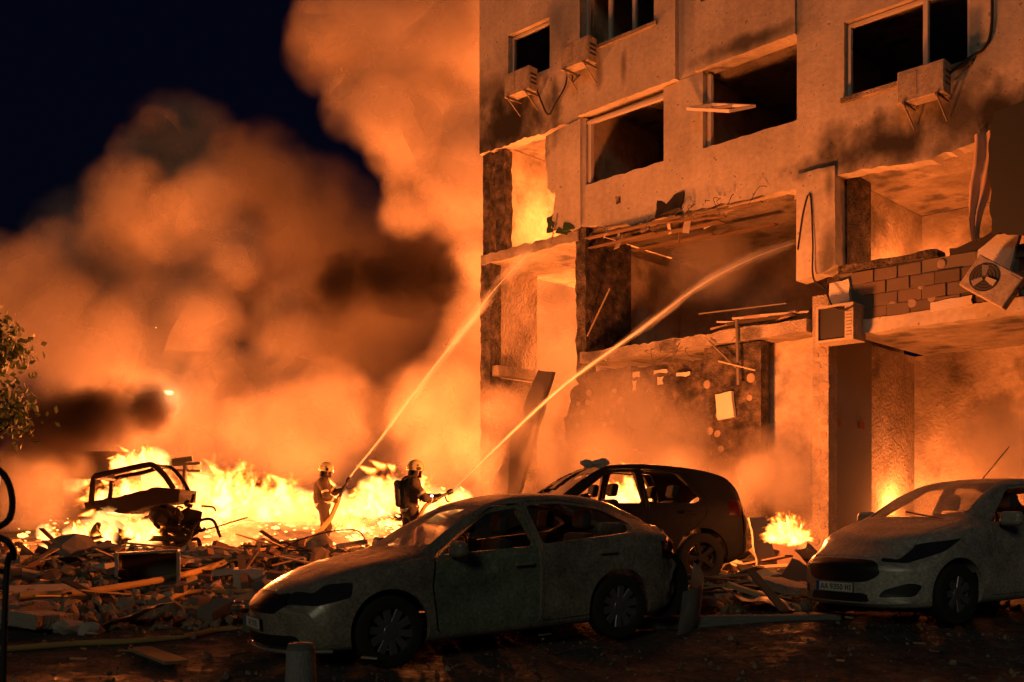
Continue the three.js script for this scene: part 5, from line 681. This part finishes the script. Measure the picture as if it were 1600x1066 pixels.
fire('bright flames under the tilted van wreck', fp(185, 850, 19.2), 1.3, .75, .5, 28, 0);
fire('flames filling the empty windscreen frame of the wreck', fp(215, 800, 21), 1.7, .95, .6, 18, 60);
fire('ragged red flames above the wreck beside the charred post', fp(212, 735, 24), 1.1, .75, .5, 14, 20);
fire('low flames at the left end of the rubble crest', fp(45, 862, 18.6), 1, .22, .4, 12, 4);
fire('tall white hot flames between the wreck and the standing firefighter', fp(375, 812, 27), 2.4, 1.6, 1, 36, 150);
fire('wall of flames behind the standing firefighter', fp(470, 812, 29), 2.2, 1.2, 1, 28, 110);
fire('spreading flames right of the wreck tangle', fp(300, 822, 22), 1.1, .7, .6, 18, 20);
fire('low bright flames left of the wreck', fp(110, 850, 20.5), 1.2, .5, .5, 15, 10);
fire('pointed flame between the two firefighters', fp(572, 806, 25), .9, .85, .5, 15, 60);
fire('flickering flames behind the firefighter with the air tank', fp(625, 800, 30), 2, 1.5, .8, 21, 110);
fire('flames at the foot of the building corner', fp(715, 800, 28), 1, .8, .6, 15, 70);
fire('small flame on the ground by the silver car bonnet', fp(553, 833, 20.5), .6, .28, .3, 9, 3);
fire('small flame licking the rubble right of the wire', fp(600, 822, 21), .4, .3, .3, 9, 3);
fire('fire burning behind the dark car roof', fp(1010, 790, 17), 1.6, .7, .5, 18, 90, 1);
fire('small fire in the debris between the dark and white cars', fp(1228, 850, 14.3), .5, .48, .3, 21, 1.2, .6, 10);
fire('flames in the upper corner room', W3(1.2, 7.78, -2.2), .7, .6, .6, 15, 18, 1.6, 12);
fire('flames inside the room above the block parapet', W3(9.9, 5.0, -2.8), .7, .6, .6, 12, 9, 1.1, 12);
fire('fire deep in the ground floor shop behind the white car', W3(9.22, .3, -3.4), .3, 1.1, .6, 12, 12, .9, 8);
fire('large fire behind the building corner', W3(.8, 3.2, -9.5), 3, 2.6, 1.5, 18, 430, .6, 40);
fire('added fire hidden high behind the building to light the smoke column', W3(1.8, 10.5, -9), 2, 2.5, 1.5, 12, 480, .6, 40);  // added out of sight, no roof here; lights the upper smoke column
fire('distant fire below the broad smoke cloud', fp(300, 780, 40), 5, 2.2, 1.5, 18, 380, .5, 40);
fire('distant fire behind the cabin', fp(80, 770, 40), 3, 1.5, 1.5, 12, 140, .6, 40);
{ // embers
  const n = 240, m = new THREE.InstancedMesh(chunkGeo[0], std(.02, .01, .005, 1, { emissive: rgb(1, .36, .08), emissiveIntensity: 5 }), n), M = new THREE.Matrix4(), q = new THREE.Quaternion();
  for (let i = 0; i < n; i++) { const air = i > 238, px = air ? rr(60, 760) : rr(20, 640), py = air ? rr(200, 760) : rr(800, 862), Z = air ? rr(18, 30) : 0, p = air ? at(px, py, Z) : spot(px, py, .02), s = (air ? .009 : .03) * Math.exp(gauss() * .5); M.compose(p, q, V(s * 1.4, s, s)); m.setMatrixAt(i, M); }
  m.name = 'fire_embers'; tag(m, 'glowing embers scattered through the rubble and smoke', 'embers', null, 'stuff'); scene.add(m);
}
// ---------------------------------------------------------------- water jets
const waterMat = new THREE.MeshPhysicalMaterial({ name: 'spray', color: rgb(.85, .85, .85), roughness: 1, specularIntensity: 0, transmission: .5, thickness: 0, transparent: true, opacity: .17, alphaMap: softTex[2], side: THREE.DoubleSide, depthWrite: false, vertexColors: true });
const streamMat = new THREE.MeshPhysicalMaterial({ name: 'water_stream', color: rgb(.85, .85, .85), roughness: .6, transmission: .5, thickness: 0, transparent: true, opacity: .55 });
function jet(label, pts, r0, r1, spread, n) {
  const c = new THREE.CatmullRomCurve3(pts), o = thing('water_jet', label, 'water jet', pts[0]), O = pts[0], W = new Wisps(), q = new THREE.Quaternion();
  const g = new THREE.TubeGeometry(c, 90, 1, 7), p = g.attributes.position, ring = 8; for (let i = 0; i <= 90; i++) { const t = i / 90, m = c.getPointAt(t), r = lerp(r0, r1, t) * (1 + .35 * noise3(t * 40, 1, 2)) * (1 - .8 * smooth(.6, 1, t)); for (let k = 0; k < ring; k++) { const a = i * ring + k; p.setXYZ(a, m.x + (p.getX(a) - m.x) * r - O.x, m.y + (p.getY(a) - m.y) * r - O.y, m.z + (p.getZ(a) - m.z) * r - O.z); } }
  g.computeVertexNormals(); part('stream', g, streamMat, o);
  for (let i = 0; i < n; i++) { const t = Math.pow(rnd(), .8), m = c.getPointAt(t), d = c.getTangentAt(t), s = lerp(.035, spread, Math.pow(t, 1.4)); const a = Math.atan2(d.y, d.x); q.setFromEuler(new THREE.Euler(rr(-.4, .4), rr(-.4, .4), a + rr(-.05, .05), 'XYZ')); W.add(m.clone().sub(O).add(V(gauss() * s * .25, gauss() * s * .3 - s * .12, gauss() * s * .3)), q, rr(.35, .75) + s, s * rr(.6, 1.1), rr(.5, 1) * (1 - .35 * t)); }
  part('spray', W.geo(), waterMat, o).userData.kind = 'stuff'; return o;
}
reseed(17);
jet('water jet arching from the standing firefighter to the upper corner room', [n1b, at(600, 678, 22.3), at(660, 597, 22.8), at(720, 520, 23.4), at(775, 450, 23.9), at(835, 385, 24.2)], 0.018, .024, .2, 44);
jet('water jet shooting from the firefighter with the air tank into the first floor', [n2b, at(760, 714, 18.4), at(880, 603, 18.8), at(1000, 515, 19.2), at(1100, 442, 19.6), at(1180, 402, 19.9), at(1240, 380, 20.2)], .022, .03, .15, 44);
renderer.render(scene, camera);
